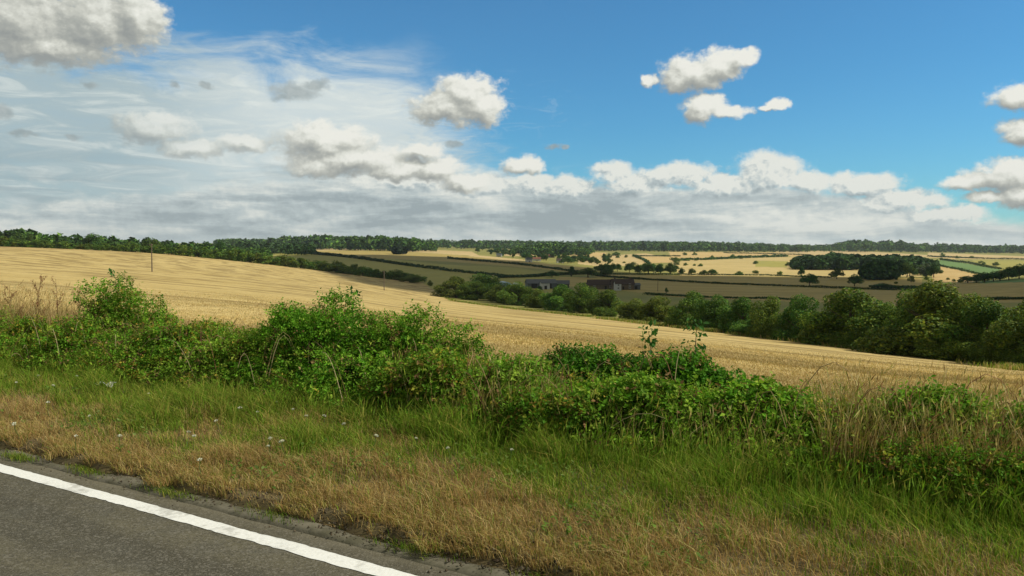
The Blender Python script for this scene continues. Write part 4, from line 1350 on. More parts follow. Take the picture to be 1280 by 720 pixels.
M['wood'] = leaf_mat('woodland_leaf', .15, .75, .1)
wood('woodland', 'dark wood along the left skyline behind the stubble', -260, 335, 600, 950, 8, 11.5, 760, TDARK + TMID, 80, [(-260, 1.15), (30, 1.15), (80, .9), (120, .85), (200, .9), (335, .75)])
wood('woodland', 'wooded ridge on the skyline left of centre', 270, 545, 1900, 3000, 18, 27, 1100, TDARK + TMID, 60, [(270, .7), (340, .9), (400, 1.2), (500, 1.2), (540, .9), (545, .6)])
wood('woodland', 'dark wood edge behind the top field hedge', 300, 392, 1100, 1500, 10, 14, 260, TDARK, 60)
wood('woodland', 'low wooded skyline behind the village', 535, 860, 2700, 4200, 18, 28, 1300, TDARK + TMID, 50)
wood('woodland', 'wooded hill directly behind the village', 640, 742, 1750, 2400, 14, 21, 420, TMID + TDARK, 60, [(640, .6), (690, 1.25), (742, .7)])
wood('woodland', 'horizon woods above the broad golden field', 740, 1010, 2500, 4000, 17, 27, 1200, TDARK + TMID, 50, [(740, 1.1), (900, 1), (1010, .7)])
wood('woodland', 'horizon woods along the right skyline', 985, 1420, 2700, 4000, 16, 28, 1400, TDARK + TMID, 50, [(985, .6), (1040, .8), (1060, 1.3), (1110, 1.3), (1150, 1), (1420, .9)])
wood('woodland', 'large dark wood in the right of the valley', 990, 1135, 990, 1330, 11, 15, 760, TDARK, 80, [(990, .6), (1005, .9), (1040, 1.05), (1135, 1)])
wood('woodland', 'rounded dark copse in front of the large wood', 1078, 1122, 690, 790, 12, 15, 110, TDARK, 130, [(1078, .6), (1092, 1), (1110, 1), (1122, .7)])
wood('woodland', 'dark spinney right of the large wood', 1122, 1172, 900, 1120, 11, 15, 240, TDARK, 90, [(1122, 1), (1150, 1), (1172, .6)])
wood('conifer_clump', 'small dark conifer clump on the pale cut field', 490, 506, 1500, 1580, 12, 15, 22, [(.016, .03, .016), (.02, .036, .018)], 120)


# ------------------------------------------------------------------ poles and farm
def pole(px, d, h, label, group=None, arm=True):
    x, y, z = spot(px, d)
    root = empty('utility_pole', (x, y, z)); tag(root, label, 'pole', group)
    v, f = tube([(0, 0, -.3), (.01, 0, h * .5), (.02, 0, h)], [.17, .15, .12], 10)
    link('post', mesh_np('post', v, f, smooth=True), M['pole'], root)
    if arm:
        a = ROADANG + 1.57
        v, f = box(-.55, .55, .13, .23, h - .45, h - .33)
        R = np.array([[math.cos(a), -math.sin(a)], [math.sin(a), math.cos(a)]])
        v[:, :2] = v[:, :2] @ R.T
        link('crossarm', mesh_np('crossarm', v, f), M['pole'], root)
        for sx in (-.45, .45):
            p = R @ np.array([sx, .18])
            v, f = tube([(p[0], p[1], h - .34), (p[0], p[1], h - .22), (p[0], p[1], h - .14)], [.04, .06, .03], 8)
            link('insulator', mesh_np('insulator', v, f, smooth=True), M['insulator'], root)


pole(190, 230, 8.1, 'tall wooden utility pole standing in the stubble at the left')
pole(480, 320, 7.9, 'distant thin wooden pole in the stubble by the shaded corner')
pole(822.5, 470, 7.5, 'dark thin pole on the brown field beside the farm')


def building(name, label, px, d, w, dep, wall_h, roof_h, wall, roof, rz=0.0, doors=(), windows=(), cat='building', chimney=False, zoff=0):
    x, y, z = spot(px, d)
    root = empty(name, (x, y, z + zoff), rz); tag(root, label, cat)
    if cat == 'building' or name in ('farmhouse', 'gable_house'): w, wall_h, roof_h = w * .9, wall_h * .88, roof_h * .88
    hw, hd = w / 2, dep / 2
    V = np.array([[-hw, -hd, -1], [hw, -hd, -1], [hw, hd, -1], [-hw, hd, -1], [-hw, -hd, wall_h], [hw, -hd, wall_h], [hw, hd, wall_h], [-hw, hd, wall_h], [-hw, 0, wall_h + roof_h], [hw, 0, wall_h + roof_h]], float)
    me = bpy.data.meshes.new('wall')
    me.from_pydata(V.tolist(), [], [(0, 1, 5, 4), (2, 3, 7, 6), (1, 2, 6, 9, 5), (3, 0, 4, 8, 7)])
    me.update()
    link('wall', me, wall, root)
    o, th = .35, .14
    sl = roof_h / hd
    Vr, Fr = [], []
    parts = []
    for sg in (-1, 1):
        e = sg * (hd + o); ze = wall_h - o * sl
        p = np.array([[-hw - o, e, ze + .02], [hw + o, e, ze + .02], [hw + o, 0, wall_h + roof_h + .02], [-hw - o, 0, wall_h + roof_h + .02]])
        v = np.concatenate([p, p + [0, 0, th]])
        parts.append((v, np.array([[0, 1, 2, 3], [4, 7, 6, 5], [0, 4, 5, 1], [1, 5, 6, 2], [2, 6, 7, 3], [3, 7, 4, 0]])))
    v, f = join(parts)
    ro = link('roof', mesh_np('roof', v, f), roof, root)
    if chimney:
        for cx in (-hw * .7, hw * .7):
            v, f = box(cx - .45, cx + .45, -.35, .35, wall_h + roof_h - .6, wall_h + roof_h + 1.3)
            link('chimney', mesh_np('chimney', v, f), M['wall_stone'], ro)
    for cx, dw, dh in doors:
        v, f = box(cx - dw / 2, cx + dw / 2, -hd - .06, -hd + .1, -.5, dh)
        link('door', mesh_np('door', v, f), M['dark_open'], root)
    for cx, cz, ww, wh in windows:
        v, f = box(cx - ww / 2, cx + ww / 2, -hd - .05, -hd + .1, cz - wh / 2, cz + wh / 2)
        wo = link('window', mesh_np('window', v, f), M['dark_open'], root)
        parts = [box(cx - ww / 2 - .1, cx + ww / 2 + .1, -hd - .09, -hd + .05, cz + s * wh / 2 - .06, cz + s * wh / 2 + .06) for s in (-1, 1)]
        parts += [box(cx + s * ww / 2 - .05, cx + s * ww / 2 + .05, -hd - .085, -hd + .05, cz - wh / 2, cz + wh / 2) for s in (-1, 0, 1)]
        v, f = join(parts)
        link('frame', mesh_np('frame', v, f), M['frame'], wo)
    return root


building('farm_barn', 'long grey barn with a sheet metal roof in the valley', 676, 500, 20, 14, 3.6, 2.6, M['wall_grey'], M['roof_grey'], .1, [(-5, 3.5, 3.2), (4, 3.5, 3.2)])
building('farm_shed', 'pale white gabled shed against the long grey barn', 681, 484, 5.5, 6, 4.2, 1.2, M['wall_white'], M['roof_grey'], .15, [(0, 1.6, 2.2)])
building('open_barn', 'dark low barn right of the grey barn', 699, 506, 14, 9, 3.0, 2.4, M['wall_dark'], M['roof_grey'], -.05, [(-3, 4, 2.6), (3, 4, 2.6)])
building('farm_shed', 'small pale shed between the barns and the farmhouse', 733, 492, 4.2, 5, 3.0, 1.4, M['wall_stone'], M['roof_dark'], .2, [(0, 1.4, 2.0)])
building('farmhouse', 'long dark roofed farmhouse wing on the left of the house', 752, 496, 19, 8, 3.4, 3.2, M['wall_stone'], M['roof_dark'], .03, [(2, 1.2, 2.1)], [(-5, 1.6, 1.2, 1.2), (5, 1.6, 1.2, 1.2)])
building('farmhouse', 'taller reddish brown roofed farmhouse in the valley', 778, 492, 15, 8, 4.0, 3.3, M['wall_stone'], M['roof_dark'], .03, [(0, 1.1, 2.1)], [(-4, 1.5, 1.1, 1.2), (4, 1.5, 1.1, 1.2), (-4, 3.3, 1.1, 1.0), (4, 3.3, 1.1, 1.0)], 'house', True)
building('gable_house', 'pale stone gable front standing before the farmhouse', 772, 480, 3.8, 7, 4.6, 2.2, M['wall_white'], M['roof_dark'], .03 + 0.0, [], [(0, 3.2, 1.0, 1.1), (0, 1.4, 1.0, 1.1)], 'house')
building('farm_shed', 'small grey lean shed at the right end of the farmhouse', 794, 496, 6, 6, 3.2, 1.3, M['wall_grey'], M['roof_grey'], .05, [(0, 1.6, 2.2)])
for px, by, w, wl, rf, lab in ((671, 326.5, 11, 'wall_white', 'roof_red', 'white village cottage, largest among the far trees'), (700, 328.5, 9, 'wall_white', 'roof_dark', 'white village cottage at the right end of the village'),
                               (661, 327.5, 8, 'wall_white', 'roof_grey', 'low white cottage at the field edge of the village'), (689, 322, 10, 'wall_stone', 'roof_red', 'red roofed cottage high among the village trees'),
                               (684, 321.5, 7, 'wall_white', 'roof_red', 'small white cottage high among the village trees'), (624, 321, 9, 'wall_white', 'roof_grey', 'white cottage alone left of the village')):
    x, y, z = ground_at(px, by, 200)
    building('cottage', lab, px, y, w * 1.1, 7, 3.6, 2.6, M[wl], M[rf], float(rng.uniform(-.5, .5)), [(0, 1.1, 2.0)], [(-2.4, 1.6, 1, 1.1), (2.4, 1.6, 1, 1.1)], 'house')


def tunnel(px, d, w, ln, h, mat, label, name):
    x, y, z = spot(px, d)
    n = 16
    a = np.linspace(0, math.pi, n)
    V, Fc = [], []
    for yy in (-ln / 2, ln / 2):
        for t in a: V.append((math.cos(t) * w / 2, yy, math.sin(t) * h - .2))
    for i in range(n - 1): Fc.append((i, i + 1, n + i + 1, n + i))
    Fc.append(tuple(range(n))[::-1]); Fc.append(tuple(range(n, 2 * n)))
    me = bpy.data.meshes.new('cover'); me.from_pydata(V, [], Fc); me.update()
    root = empty(name, (x, y, z), .2); tag(root, label, 'farm shelter')
    link('cover', me, mat, root)
    parts = [tube([(math.cos(t) * (w / 2 + .04), yy, math.sin(t) * (h + .04) - .2) for t in a], [.05] * n, 5) for yy in np.linspace(-ln / 2, ln / 2, 5)]
    v, f = join(parts)
    link('hoop_frame', mesh_np('hoop_frame', v, f), M['frame'], root)


tunnel(631, 520, 7, 14, 3.2, M['tarp'], 'pale blue polytunnel left of the farm buildings', 'polytunnel')
tunnel(645, 525, 3.4, 6, 2.6, M['litter'], 'small white covered shelter between polytunnel and barn', 'livestock_shelter')


# ------------------------------------------------------------------ the cloud that shades the valley
def shade_cloud():
    near = [(330, 640), (385, 500), (430, 405), (485, 372), (560, 372), (640, 312), (700, 258), (840, 178), (1000, 136), (1150, 118), (1310, 105), (1500, 100)]
    far = [(1500, 560), (1310, 560), (1205, 590), (1130, 770), (1050, 770), (960, 775), (850, 790), (765, 880), (720, 1050), (660, 1230), (560, 1400), (470, 1450), (390, 1300), (330, 950)]
    poly = [((p - 640) / F * d, d) for p, d in near + far]
    poly[11] = (poly[11][0], poly[11][1])
    alt = 720.0
    off = (alt + 18) / math.tan(SUN_EL)
    ox, oy = math.sin(SUN_AZ) * off, math.cos(SUN_AZ) * off
    P = np.array(poly)
    st_ = 10.0
    gx = np.arange(P[:, 0].min() - 20, P[:, 0].max() + 20, st_); gy = np.arange(P[:, 1].min() - 20, P[:, 1].max() + 20, st_)
    A, B = np.meshgrid(gx, gy, indexing='ij')
    fx, fy = A.ravel(), B.ravel()
    ins = inpoly(fx, fy, poly)
    dist = np.full(len(fx), 1e9)
    n = len(P)
    for i in range(n):
        a, b = P[i], P[(i + 1) % n]
        ab = b - a
        tt = np.clip(((fx - a[0]) * ab[0] + (fy - a[1]) * ab[1]) / (ab @ ab), 0, 1)
        dist = np.minimum(dist, np.hypot(fx - a[0] - tt * ab[0], fy - a[1] - tt * ab[1]))
    dist = np.where(ins, dist, -dist) + (fbm(fx / 45, fy / 45, 21) - .5) * 26
    thick = np.maximum(dist, 0)
    top = alt + np.minimum(thick, 130) * .9 * (.5 + fbm(fx / 60, fy / 60, 4)) + 1
    bot = alt - np.minimum(thick, 60) * .15 * (.4 + fbm(fx / 50, fy / 50, 14)) - 1
    nx, ny = A.shape
    V = np.concatenate([np.stack([fx + ox, fy + oy, top], 1), np.stack([fx + ox, fy + oy, bot], 1)])
    i = (np.arange(nx - 1)[:, None] * ny + np.arange(ny - 1)[None]).ravel()
    f1 = np.stack([i, i + ny, i + ny + 1, i + 1], 1)
    kp = (dist[f1] > -12).any(1)
    f1 = f1[kp]
    Fc = np.concatenate([f1, f1[:, ::-1] + nx * ny])
    u, inv = np.unique(Fc, return_inverse=True)
    den = sstep(-10, 30, dist)
    den = np.concatenate([den, den])
    me = mesh_np('cloud', V[u], inv.reshape(-1, 4), np.repeat(den[u][:, None], 3, 1), smooth=True)
    m, nt, out = nmat('cloud_vapour')
    at_ = nd(nt, 'ShaderNodeAttribute', attribute_name='tint')
    df = nd(nt, 'ShaderNodeBsdfDiffuse'); df.inputs[0].default_value = (.9, .9, .9, 1)
    tr = nd(nt, 'ShaderNodeBsdfTransparent')
    mx = nd(nt, 'ShaderNodeMixShader')
    nt.links.new(at_.outputs['Fac'], mx.inputs[0]); nt.links.new(tr.outputs[0], mx.inputs[1]); nt.links.new(df.outputs[0], mx.inputs[2])
    nt.links.new(mx.outputs[0], out.inputs[0])
    tag(link('cloud', me, m), 'broad flat based cumulus cloud that shades the valley', 'cloud')


shade_cloud()


# ------------------------------------------------------------------ sky
def build_world():
    w = bpy.data.worlds.new('World'); scene.world = w; w.use_nodes = True
    nt = w.node_tree; nt.nodes.clear()
    L = nt.links.new
    out = nt.nodes.new('ShaderNodeOutputWorld')
    bg = nt.nodes.new('ShaderNodeBackground'); L(bg.outputs[0], out.inputs[0])
    STR = .10
    bg.inputs[1].default_value = STR
    sky = nt.nodes.new('ShaderNodeTexSky'); sky.sky_type = 'NISHITA'; sky.sun_disc = False
    sky.sun_elevation = SUN_EL; sky.sun_rotation = SUN_AZ
    sky.altitude = 100; sky.air_density = 1.0; sky.dust_density = .3; sky.ozone_density = 3.0
    tc = nt.nodes.new('ShaderNodeTexCoord')
    sp = nt.nodes.new('ShaderNodeSeparateXYZ'); L(tc.outputs['Generated'], sp.inputs[0])
    az = math_n(nt, 'ARCTAN2', sp.outputs[0], sp.outputs[1])
    el = math_n(nt, 'ARCSINE', math_n(nt, 'MINIMUM', math_n(nt, 'MAXIMUM', sp.outputs[2], -1), 1))
    cb = nt.nodes.new('ShaderNodeCombineXYZ')
    L(math_n(nt, 'MULTIPLY', az, 1000), cb.inputs[0]); L(math_n(nt, 'MULTIPLY', el, 1000), cb.inputs[1])
    P = cb.outputs[0]      # bearing and height in thousandths of a radian

    def pe(px, py):
        u, v = (px - 640) / F, (312 - py) / F
        a = math.atan(u)
        return a * 1000, math.atan(v * math.cos(a)) * 1000, math.cos(a)

    def vm(op, a, b=None, c=None):
        n = nt.nodes.new('ShaderNodeVectorMath'); n.operation = op
        for i, v in enumerate((a, b, c)):
            if v is None: continue
            if isinstance(v, tuple): n.inputs[i].default_value = v
            else: L(v, n.inputs[i])
        return n

    def nz(vec, sc, det=4, rough=.55, dist=0.0, xs=1.0, ys=1.0, rot=0.0):
        m = nt.nodes.new('ShaderNodeMapping')
        m.inputs['Scale'].default_value = (sc * xs, sc * ys, 1)
        m.inputs['Rotation'].default_value = (0, 0, rot)
        L(vec, m.inputs[0])
        n = nt.nodes.new('ShaderNodeTexNoise'); n.noise_dimensions = '2D'
        n.inputs['Scale'].default_value = 1.0; n.inputs['Detail'].default_value = det
        n.inputs['Roughness'].default_value = rough; n.inputs['Distortion'].default_value = dist
        L(m.outputs[0], n.inputs['Vector'])
        return n

    WHITE = [  # cumulus lobes: px, py, rx, ry
        (30, 28, 120, 55), (130, 35, 66, 42), (180, 24, 40, 34), (70, 62, 90, 20), (-80, 20, 120, 64),
        (562, 136, 48, 22), (585, 122, 44, 27), (606, 135, 30, 22),
        (868, 94, 46, 22), (898, 84, 34, 20), (924, 74, 20, 12), (848, 102, 24, 14), (810, 101, 11, 10),
        (880, 136, 30, 17), (910, 142, 26, 10), (970, 132, 21, 8), (955, 137, 12, 5),
        (1275, 124, 52, 17), (1290, 162, 44, 20), (1262, 218, 56, 22), (1292, 246, 56, 22), (1210, 226, 42, 13), (1235, 246, 36, 9),
        (410, 176, 62, 22), (445, 200, 88, 20), (400, 210, 45, 12), (530, 190, 30, 10), (500, 212, 60, 14), (548, 212, 30, 16), (580, 228, 30, 12), (656, 206, 26, 13), 
        (195, 162, 52, 22), (306, 182, 38, 14), (245, 188, 40, 12),
    ]
    BANKB = [(765, 216, 30, 12), (842, 218, 48, 14), (960, 214, 46, 24), (1008, 228, 40, 14), (1075, 232, 54, 16), (710, 234, 36, 14), (665, 230, 32, 13), (600, 232, 40, 14), (520, 226, 50, 14), (800, 230, 50, 14), (905, 232, 50, 14), (1120, 250, 60, 14), (1180, 268, 60, 12)]
    GREY = [(690, 185, 13, 5), (704, 184, 9, 4), (372, 116, 44, 14), (400, 108, 26, 8), (360, 124, 26, 8), (118, 105, 16, 7), (220, 106, 11, 6), (35, 172, 26, 7), (95, 172, 17, 6), (263, 110, 11, 5), (12, 140, 28, 14), (530, 190, 22, 6), (570, 183, 12, 7)]
    FAR = [(-420, 110, 120, 40), (-700, 200, 200, 40), (1500, 180, 90, 30), (1700, 120, 130, 40)]

    def blobs(vec, lst):
        acc = None
        for px, py, rx, ry in lst:
            a, e, k = pe(px, py)
            sx, sy = 1 / (rx * k * k), 1 / (ry * k)
            q = vm('MULTIPLY_ADD', vec, (sx, sy, 0), (-a * sx, -e * sy, 0)).outputs[0]
            d = vm('LENGTH', q).outputs['Value']
            if acc is None: acc = d
            else:
                n = nt.nodes.new('ShaderNodeMath'); n.operation = 'SMOOTH_MIN'; n.inputs[2].default_value = .25
                L(acc, n.inputs[0]); L(d, n.inputs[1]); acc = n.outputs[0]
        return acc

    def warp(vec, sc, amt, det=3):
        n = nz(vec, sc, det)
        d = vm('SUBTRACT', n.outputs['Color'], (.5, .5, .5)).outputs[0]
        return vm('MULTIPLY_ADD', d, (amt, amt * .8, 0), vec).outputs[0]

    Pw = warp(P, .028, 26, 5)

    def dens(vec):
        d = blobs(vec, WHITE)
        return math_n(nt, 'SUBTRACT', 1.0, d)

    D0 = dens(Pw)
    sh = vm('ADD', Pw, (11, 13, 0)).outputs[0]
    D1 = dens(sh)
    def billow(vec, sc):
        m = nt.nodes.new('ShaderNodeMapping'); m.inputs['Scale'].default_value = (sc * .85, sc * 1.15, 1); L(vec, m.inputs[0])
        n = nt.nodes.new('ShaderNodeTexVoronoi'); n.voronoi_dimensions = '2D'; n.feature = 'SMOOTH_F1'; n.normalize = True
        n.inputs['Scale'].default_value = 1.0; n.inputs['Detail'].default_value = 3.0; n.inputs['Roughness'].default_value = .55
        n.inputs['Lacunarity'].default_value = 2.3; n.inputs['Smoothness'].default_value = .35
        L(m.outputs[0], n.inputs['Vector'])
        return math_n(nt, 'MULTIPLY_ADD', n.outputs['Distance'], -1.5, 1.05)

    Pb = warp(P, .06, 9, 4)
    fine = nz(P, .085, 7, .66, 0, .8, 1.1).outputs['Fac']
    sub = billow(Pb, .055)
    fine2 = nz(vm('ADD', P, (3.0, 4.0, 0)).outputs[0], .085, 6, .62, 0, .8, 1.1).outputs['Fac']
    sub2 = billow(vm('ADD', Pb, (3.5, 5, 0)).outputs[0], .055)
    d0 = math_n(nt, 'ADD', D0, math_n(nt, 'MULTIPLY', math_n(nt, 'SUBTRACT', fine, .5), .62))
    d0 = math_n(nt, 'ADD', d0, math_n(nt, 'MULTIPLY', math_n(nt, 'SUBTRACT', sub, .5), .55))
    aw = smooth_n(nt, d0, -.16, .38)
    lowleft = math_n(nt, 'MULTIPLY', smooth_n(nt, az, -.22, -.36), math_n(nt, 'SUBTRACT', 1.0, smooth_n(nt, el, .17, .21)))
    aw = math_n(nt, 'MULTIPLY', aw, math_n(nt, 'MULTIPLY_ADD', lowleft, -.35, 1.0))
    # light: falls off where there is more cloud towards the sun
    em = math_n(nt, 'SUBTRACT', D0, D1)
    em = math_n(nt, 'MULTIPLY', em, .72)
    em = math_n(nt, 'ADD', em, math_n(nt, 'MULTIPLY', math_n(nt, 'SUBTRACT', fine, fine2), .32))
    em = math_n(nt, 'ADD', em, math_n(nt, 'MULTIPLY', math_n(nt, 'SUBTRACT', sub, sub2), .40))
    lit = math_n(nt, 'ADD', em, .58)
    # clouds to the left stand nearer the shade side and are greyer
    left = smooth_n(nt, az, -.12, -.55)
    lit = math_n(nt, 'SUBTRACT', lit, math_n(nt, 'MULTIPLY', left, .16))
    cr = nt.nodes.new('ShaderNodeValToRGB')
    e_ = cr.color_ramp.elements
    e_[0].position = .12; e_[0].color = (.31, .33, .32, 1)
    e_[1].position = .95; e_[1].color = (.86, .86, .79, 1)
    for p, c in ((.38, (.42, .435, .40, 1)), (.58, (.58, .59, .53, 1)), (.76, (.74, .75, .68, 1))):
        k = e_.new(p); k.color = c
    L(lit, cr.inputs[0])
    ccol = cr.outputs[0]

    # small grey cloudlets in shadow
    dg = math_n(nt, 'ADD', math_n(nt, 'SUBTRACT', 1.0, blobs(Pw, GREY)), math_n(nt, 'MULTIPLY', math_n(nt, 'SUBTRACT', fine, .5), .9))
    ag = math_n(nt, 'MULTIPLY', smooth_n(nt, dg, .05, .7), .8)
    gcol = mixc(nt, smooth_n(nt, fine, .35, .65), (.30, .36, .37), (.40, .45, .45))

    # wider veil of cirrus over the left
    ax = math_n(nt, 'MULTIPLY', az, 1000); ey = math_n(nt, 'MULTIPLY', el, 1000)
    f1 = nz(P, .006, 6, .6, 1.2, 1.0, 2.4, .28).outputs['Fac']
    f2 = nz(P, .02, 5, .65, .6, .6, 3.0, .22).outputs['Fac']
    f3 = nz(P, .05, 5, .7, .8, .35, 1.6, .5).outputs['Fac']
    # boundary: highest at the left, falling to the right
    vm1 = math_n(nt, 'ADD', math_n(nt, 'SUBTRACT', 222.0, ey), math_n(nt, 'MULTIPLY', math_n(nt, 'SUBTRACT', f1, .5), 110))
    vm1 = math_n(nt, 'ADD', vm1, math_n(nt, 'MULTIPLY', math_n(nt, 'SUBTRACT', f3, .5), 34))
    veil = smooth_n(nt, vm1, -30, 40)
    rx_ = math_n(nt, 'MULTIPLY_ADD', ey, .55, ax)
    rx_ = math_n(nt, 'ADD', rx_, math_n(nt, 'MULTIPLY', math_n(nt, 'SUBTRACT', f3, .5), 130))
    rt = math_n(nt, 'SUBTRACT', 1.0, smooth_n(nt, rx_, -60, 70))
    veil = math_n(nt, 'MULTIPLY', veil, rt)
    veil = math_n(nt, 'MULTIPLY', veil, math_n(nt, 'MULTIPLY_ADD', smooth_n(nt, f2, .25, .70), .12, .88))
    # bright heart of the veil round az -250..-80, teal grey further left
    heart = math_n(nt, 'MULTIPLY', smooth_n(nt, ax, -480, -250), 1.0)
    vc = mixc(nt, heart, (.42, .52, .54), (.68, .745, .73))
    vc = mixc(nt, math_n(nt, 'MULTIPLY', smooth_n(nt, f2, .45, .72), .45), vc, (.80, .85, .82))
    # streaky grey bars low in the left sky
    bars = nz(P, .011, 5, .6, .5, .35, 3.4, .03).outputs['Fac']
    low = math_n(nt, 'SUBTRACT', 1.0, smooth_n(nt, ey, 60, 160))
    vc = mixc(nt, math_n(nt, 'MULTIPLY', math_n(nt, 'MULTIPLY', smooth_n(nt, bars, .42, .64), low), .7), vc, (.33, .42, .45))

    # wisps right of the veil
    wv = math_n(nt, 'MULTIPLY', smooth_n(nt, f3, .53, .78), math_n(nt, 'SUBTRACT', 1.0, smooth_n(nt, math_n(nt, 'ABSOLUTE', math_n(nt, 'ADD', ax, 10)), 30, 130)))
    wv = math_n(nt, 'MULTIPLY', wv, math_n(nt, 'SUBTRACT', 1.0, smooth_n(nt, math_n(nt, 'ABSOLUTE', math_n(nt, 'SUBTRACT', ey, 150)), 30, 85)))
    wv = math_n(nt, 'MULTIPLY', wv, .2)

    # bank of stratocumulus above the horizon
    rp = nt.nodes.new('ShaderNodeValToRGB'); rp.color_ramp.interpolation = 'B_SPLINE'
    a0, a1 = -900.0, 900.0
    L(math_n(nt, 'DIVIDE', math_n(nt, 'SUBTRACT', ax, a0), a1 - a0), rp.inputs[0])
    er = rp.color_ramp.elements
    prof = [(-600, 250), (0, 258), (300, 226), (480, 208), (620, 210), (720, 222), (860, 222), (1000, 228), (1100, 240), (1180, 258), (1240, 270), (1300, 276), (2500, 285)]
    while len(er) < len(prof): er.new(.5)
    for k, (px, py) in enumerate(prof):
        a, e, _ = pe(px, py)
        er[k].position = min(1, max(0, (a - a0) / (a1 - a0))); v = e / 200; er[k].color = (v, v, v, 1)
    topb = math_n(nt, 'MULTIPLY', rp.outputs[0], 200)
    bum = nz(P, .022, 6, .58, .2, .7, 1.5).outputs['Fac']
    bk = math_n(nt, 'ADD', math_n(nt, 'SUBTRACT', topb, ey), math_n(nt, 'MULTIPLY', math_n(nt, 'SUBTRACT', bum, .5), 34))
    bk = math_n(nt, 'ADD', bk, math_n(nt, 'MULTIPLY', math_n(nt, 'SUBTRACT', fine, .5), 10))
    ab = smooth_n(nt, bk, -3, 16)
    Db = math_n(nt, 'SUBTRACT', 1.0, blobs(Pw, BANKB))
    Db2 = math_n(nt, 'SUBTRACT', 1.0, blobs(sh, BANKB))
    db = math_n(nt, 'ADD', Db, math_n(nt, 'MULTIPLY', math_n(nt, 'SUBTRACT', fine, .5), .5))
    db = math_n(nt, 'ADD', db, math_n(nt, 'MULTIPLY', math_n(nt, 'SUBTRACT', sub, .5), .4))
    abb = smooth_n(nt, db, -.18, .36)
    ab = math_n(nt, 'MAXIMUM', ab, abb)
    emb = math_n(nt, 'MULTIPLY', math_n(nt, 'SUBTRACT', Db, Db2), .45)
    emb = math_n(nt, 'ADD', emb, math_n(nt, 'MULTIPLY', math_n(nt, 'SUBTRACT', sub, sub2), .85))
    emb = math_n(nt, 'ADD', emb, math_n(nt, 'MULTIPLY', math_n(nt, 'SUBTRACT', fine, fine2), .5))
    emb = math_n(nt, 'MULTIPLY', emb, math_n(nt, 'MULTIPLY_ADD', abb, .55, .45))
    s1 = nz(P, .016, 6, .6, .3, .42, 2.6).outputs['Fac']
    s2 = nz(P, .03, 5, .6, .2, .5, 1.8).outputs['Fac']
    # grey belly, darkest about 45 thousandths above the horizon and left of centre
    be = math_n(nt, 'SUBTRACT', 1.0, smooth_n(nt, math_n(nt, 'ABSOLUTE', math_n(nt, 'SUBTRACT', ey, 42)), 6, 34))
    bx = math_n(nt, 'SUBTRACT', 1.0, smooth_n(nt, math_n(nt, 'ABSOLUTE', math_n(nt, 'ADD', ax, 40)), 150, 480))
    bel = math_n(nt, 'MULTIPLY', be, math_n(nt, 'MULTIPLY_ADD', bx, .75, .22))
    tone = math_n(nt, 'ADD', smooth_n(nt, s1, .2, .8), math_n(nt, 'MULTIPLY', math_n(nt, 'SUBTRACT', s2, .5), .8))
    tone = math_n(nt, 'SUBTRACT', tone, math_n(nt, 'MULTIPLY', bel, .27))
    tone = math_n(nt, 'ADD', tone, math_n(nt, 'MULTIPLY', smooth_n(nt, ax, -100, 420), .2))
    tone = math_n(nt, 'ADD', math_n(nt, 'ADD', tone, .20), emb)
    tone = math_n(nt, 'ADD', math_n(nt, 'MULTIPLY', tone, math_n(nt, 'MULTIPLY_ADD', abb, -.6, 1.0)), math_n(nt, 'MULTIPLY', abb, math_n(nt, 'MULTIPLY_ADD', emb, 1.25, .40)))
    br = nt.nodes.new('ShaderNodeValToRGB'); eb = br.color_ramp.elements
    eb[0].position = 0; eb[0].color = (.34, .405, .425, 1)
    eb[1].position = 1; eb[1].color = (.80, .82, .76, 1)
    k = eb.new(.42); k.color = (.50, .57, .575, 1)
    L(tone, br.inputs[0])

    S = 1 / STR
    def scaled(c):
        n = nt.nodes.new('ShaderNodeVectorMath'); n.operation = 'SCALE'; n.inputs[3].default_value = S
        L(c, n.inputs[0]); return n.outputs[0]

    tint = mixc(nt, 1.0, sky.outputs[0], SKYTINT, 'MULTIPLY')
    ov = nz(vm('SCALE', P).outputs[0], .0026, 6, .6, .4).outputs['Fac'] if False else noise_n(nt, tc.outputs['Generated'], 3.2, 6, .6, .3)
    oa = math_n(nt, 'MULTIPLY', smooth_n(nt, ov, .34, .50), math_n(nt, 'MAXIMUM', smooth_n(nt, ey, 380, 560), math_n(nt, 'MULTIPLY', smooth_n(nt, math_n(nt, 'ABSOLUTE', ax), 760, 1000), smooth_n(nt, ey, 20, 120))))  # added clouds outside the view, greyed to dim and warm the ambient light
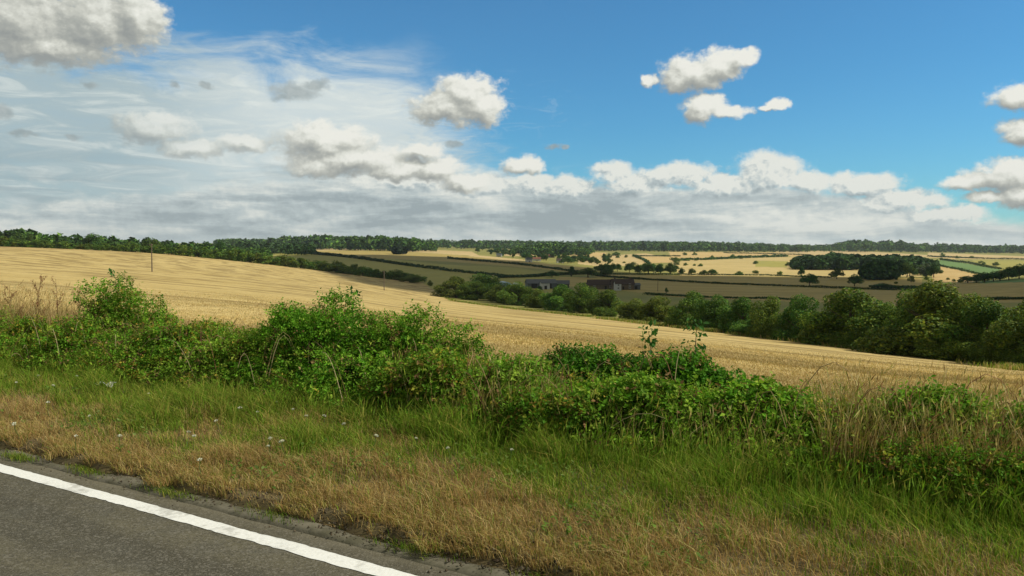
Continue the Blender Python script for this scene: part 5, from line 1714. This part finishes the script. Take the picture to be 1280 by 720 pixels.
    c0 = mixc(nt, oa, tint, scaled(mixc(nt, smooth_n(nt, ov, .5, .7), (.40, .37, .29), (.24, .23, .19))))
    c = mixc(nt, wv, c0, scaled(mixc(nt, 0.0, (.7, .8, .82), (.7, .8, .82))))
    c = mixc(nt, veil, c, scaled(vc))
    c = mixc(nt, ab, c, scaled(br.outputs[0]))
    c = mixc(nt, ag, c, scaled(gcol))
    c = mixc(nt, aw, c, scaled(ccol))
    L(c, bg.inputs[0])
    w.cycles.sampling_method = 'MANUAL'; w.cycles.sample_map_resolution = 512


SKYTINT = (.45, .97, 1.18)
build_world()

def haze():
    z0 = ZT.min() - 6
    v, f = box(-13500, 13500, -13500, 13500, float(z0), 190.0)
    m, nt, out = nmat('thin_haze')
    pv = nd(nt, 'ShaderNodeVolumePrincipled', Density=HAZE)
    pv.inputs['Color'].default_value = (.80, .90, .95, 1); pv.inputs['Anisotropy'].default_value = .2
    nt.links.new(pv.outputs[0], out.inputs['Volume'])
    tag(link('haze', mesh_np('haze', v, f), m), 'thin summer haze lying over the whole valley', 'haze', None, 'stuff')


HAZE = 5e-5
haze()

sun = bpy.data.lights.new('sun', 'SUN'); sun.energy = 4.8; sun.angle = math.radians(.5); sun.color = (1.0, .93, .82)
so = bpy.data.objects.new('sun', sun); COL.objects.link(so)
so.rotation_euler = Vector(SUN.tolist()).to_track_quat('Z', 'Y').to_euler()
so.location = (60, 0, 60)

cam = bpy.data.cameras.new('camera'); cam.sensor_width = 36; cam.lens = 36 * F / 1280
cam.clip_start = .1; cam.clip_end = 20000
co = bpy.data.objects.new('camera', cam); COL.objects.link(co)
co.location = (0, 0, CAMZ); co.rotation_euler = (math.pi / 2 - PITCH, 0, 0)
scene.camera = co
scene.view_settings.view_transform = 'Standard'; scene.view_settings.look = 'None'
scene.view_settings.exposure = 0; scene.view_settings.gamma = 1
cy = scene.cycles
cy.max_bounces = 5; cy.diffuse_bounces = 3; cy.glossy_bounces = 2; cy.transmission_bounces = 3; cy.transparent_max_bounces = 8
cy.use_denoising = True
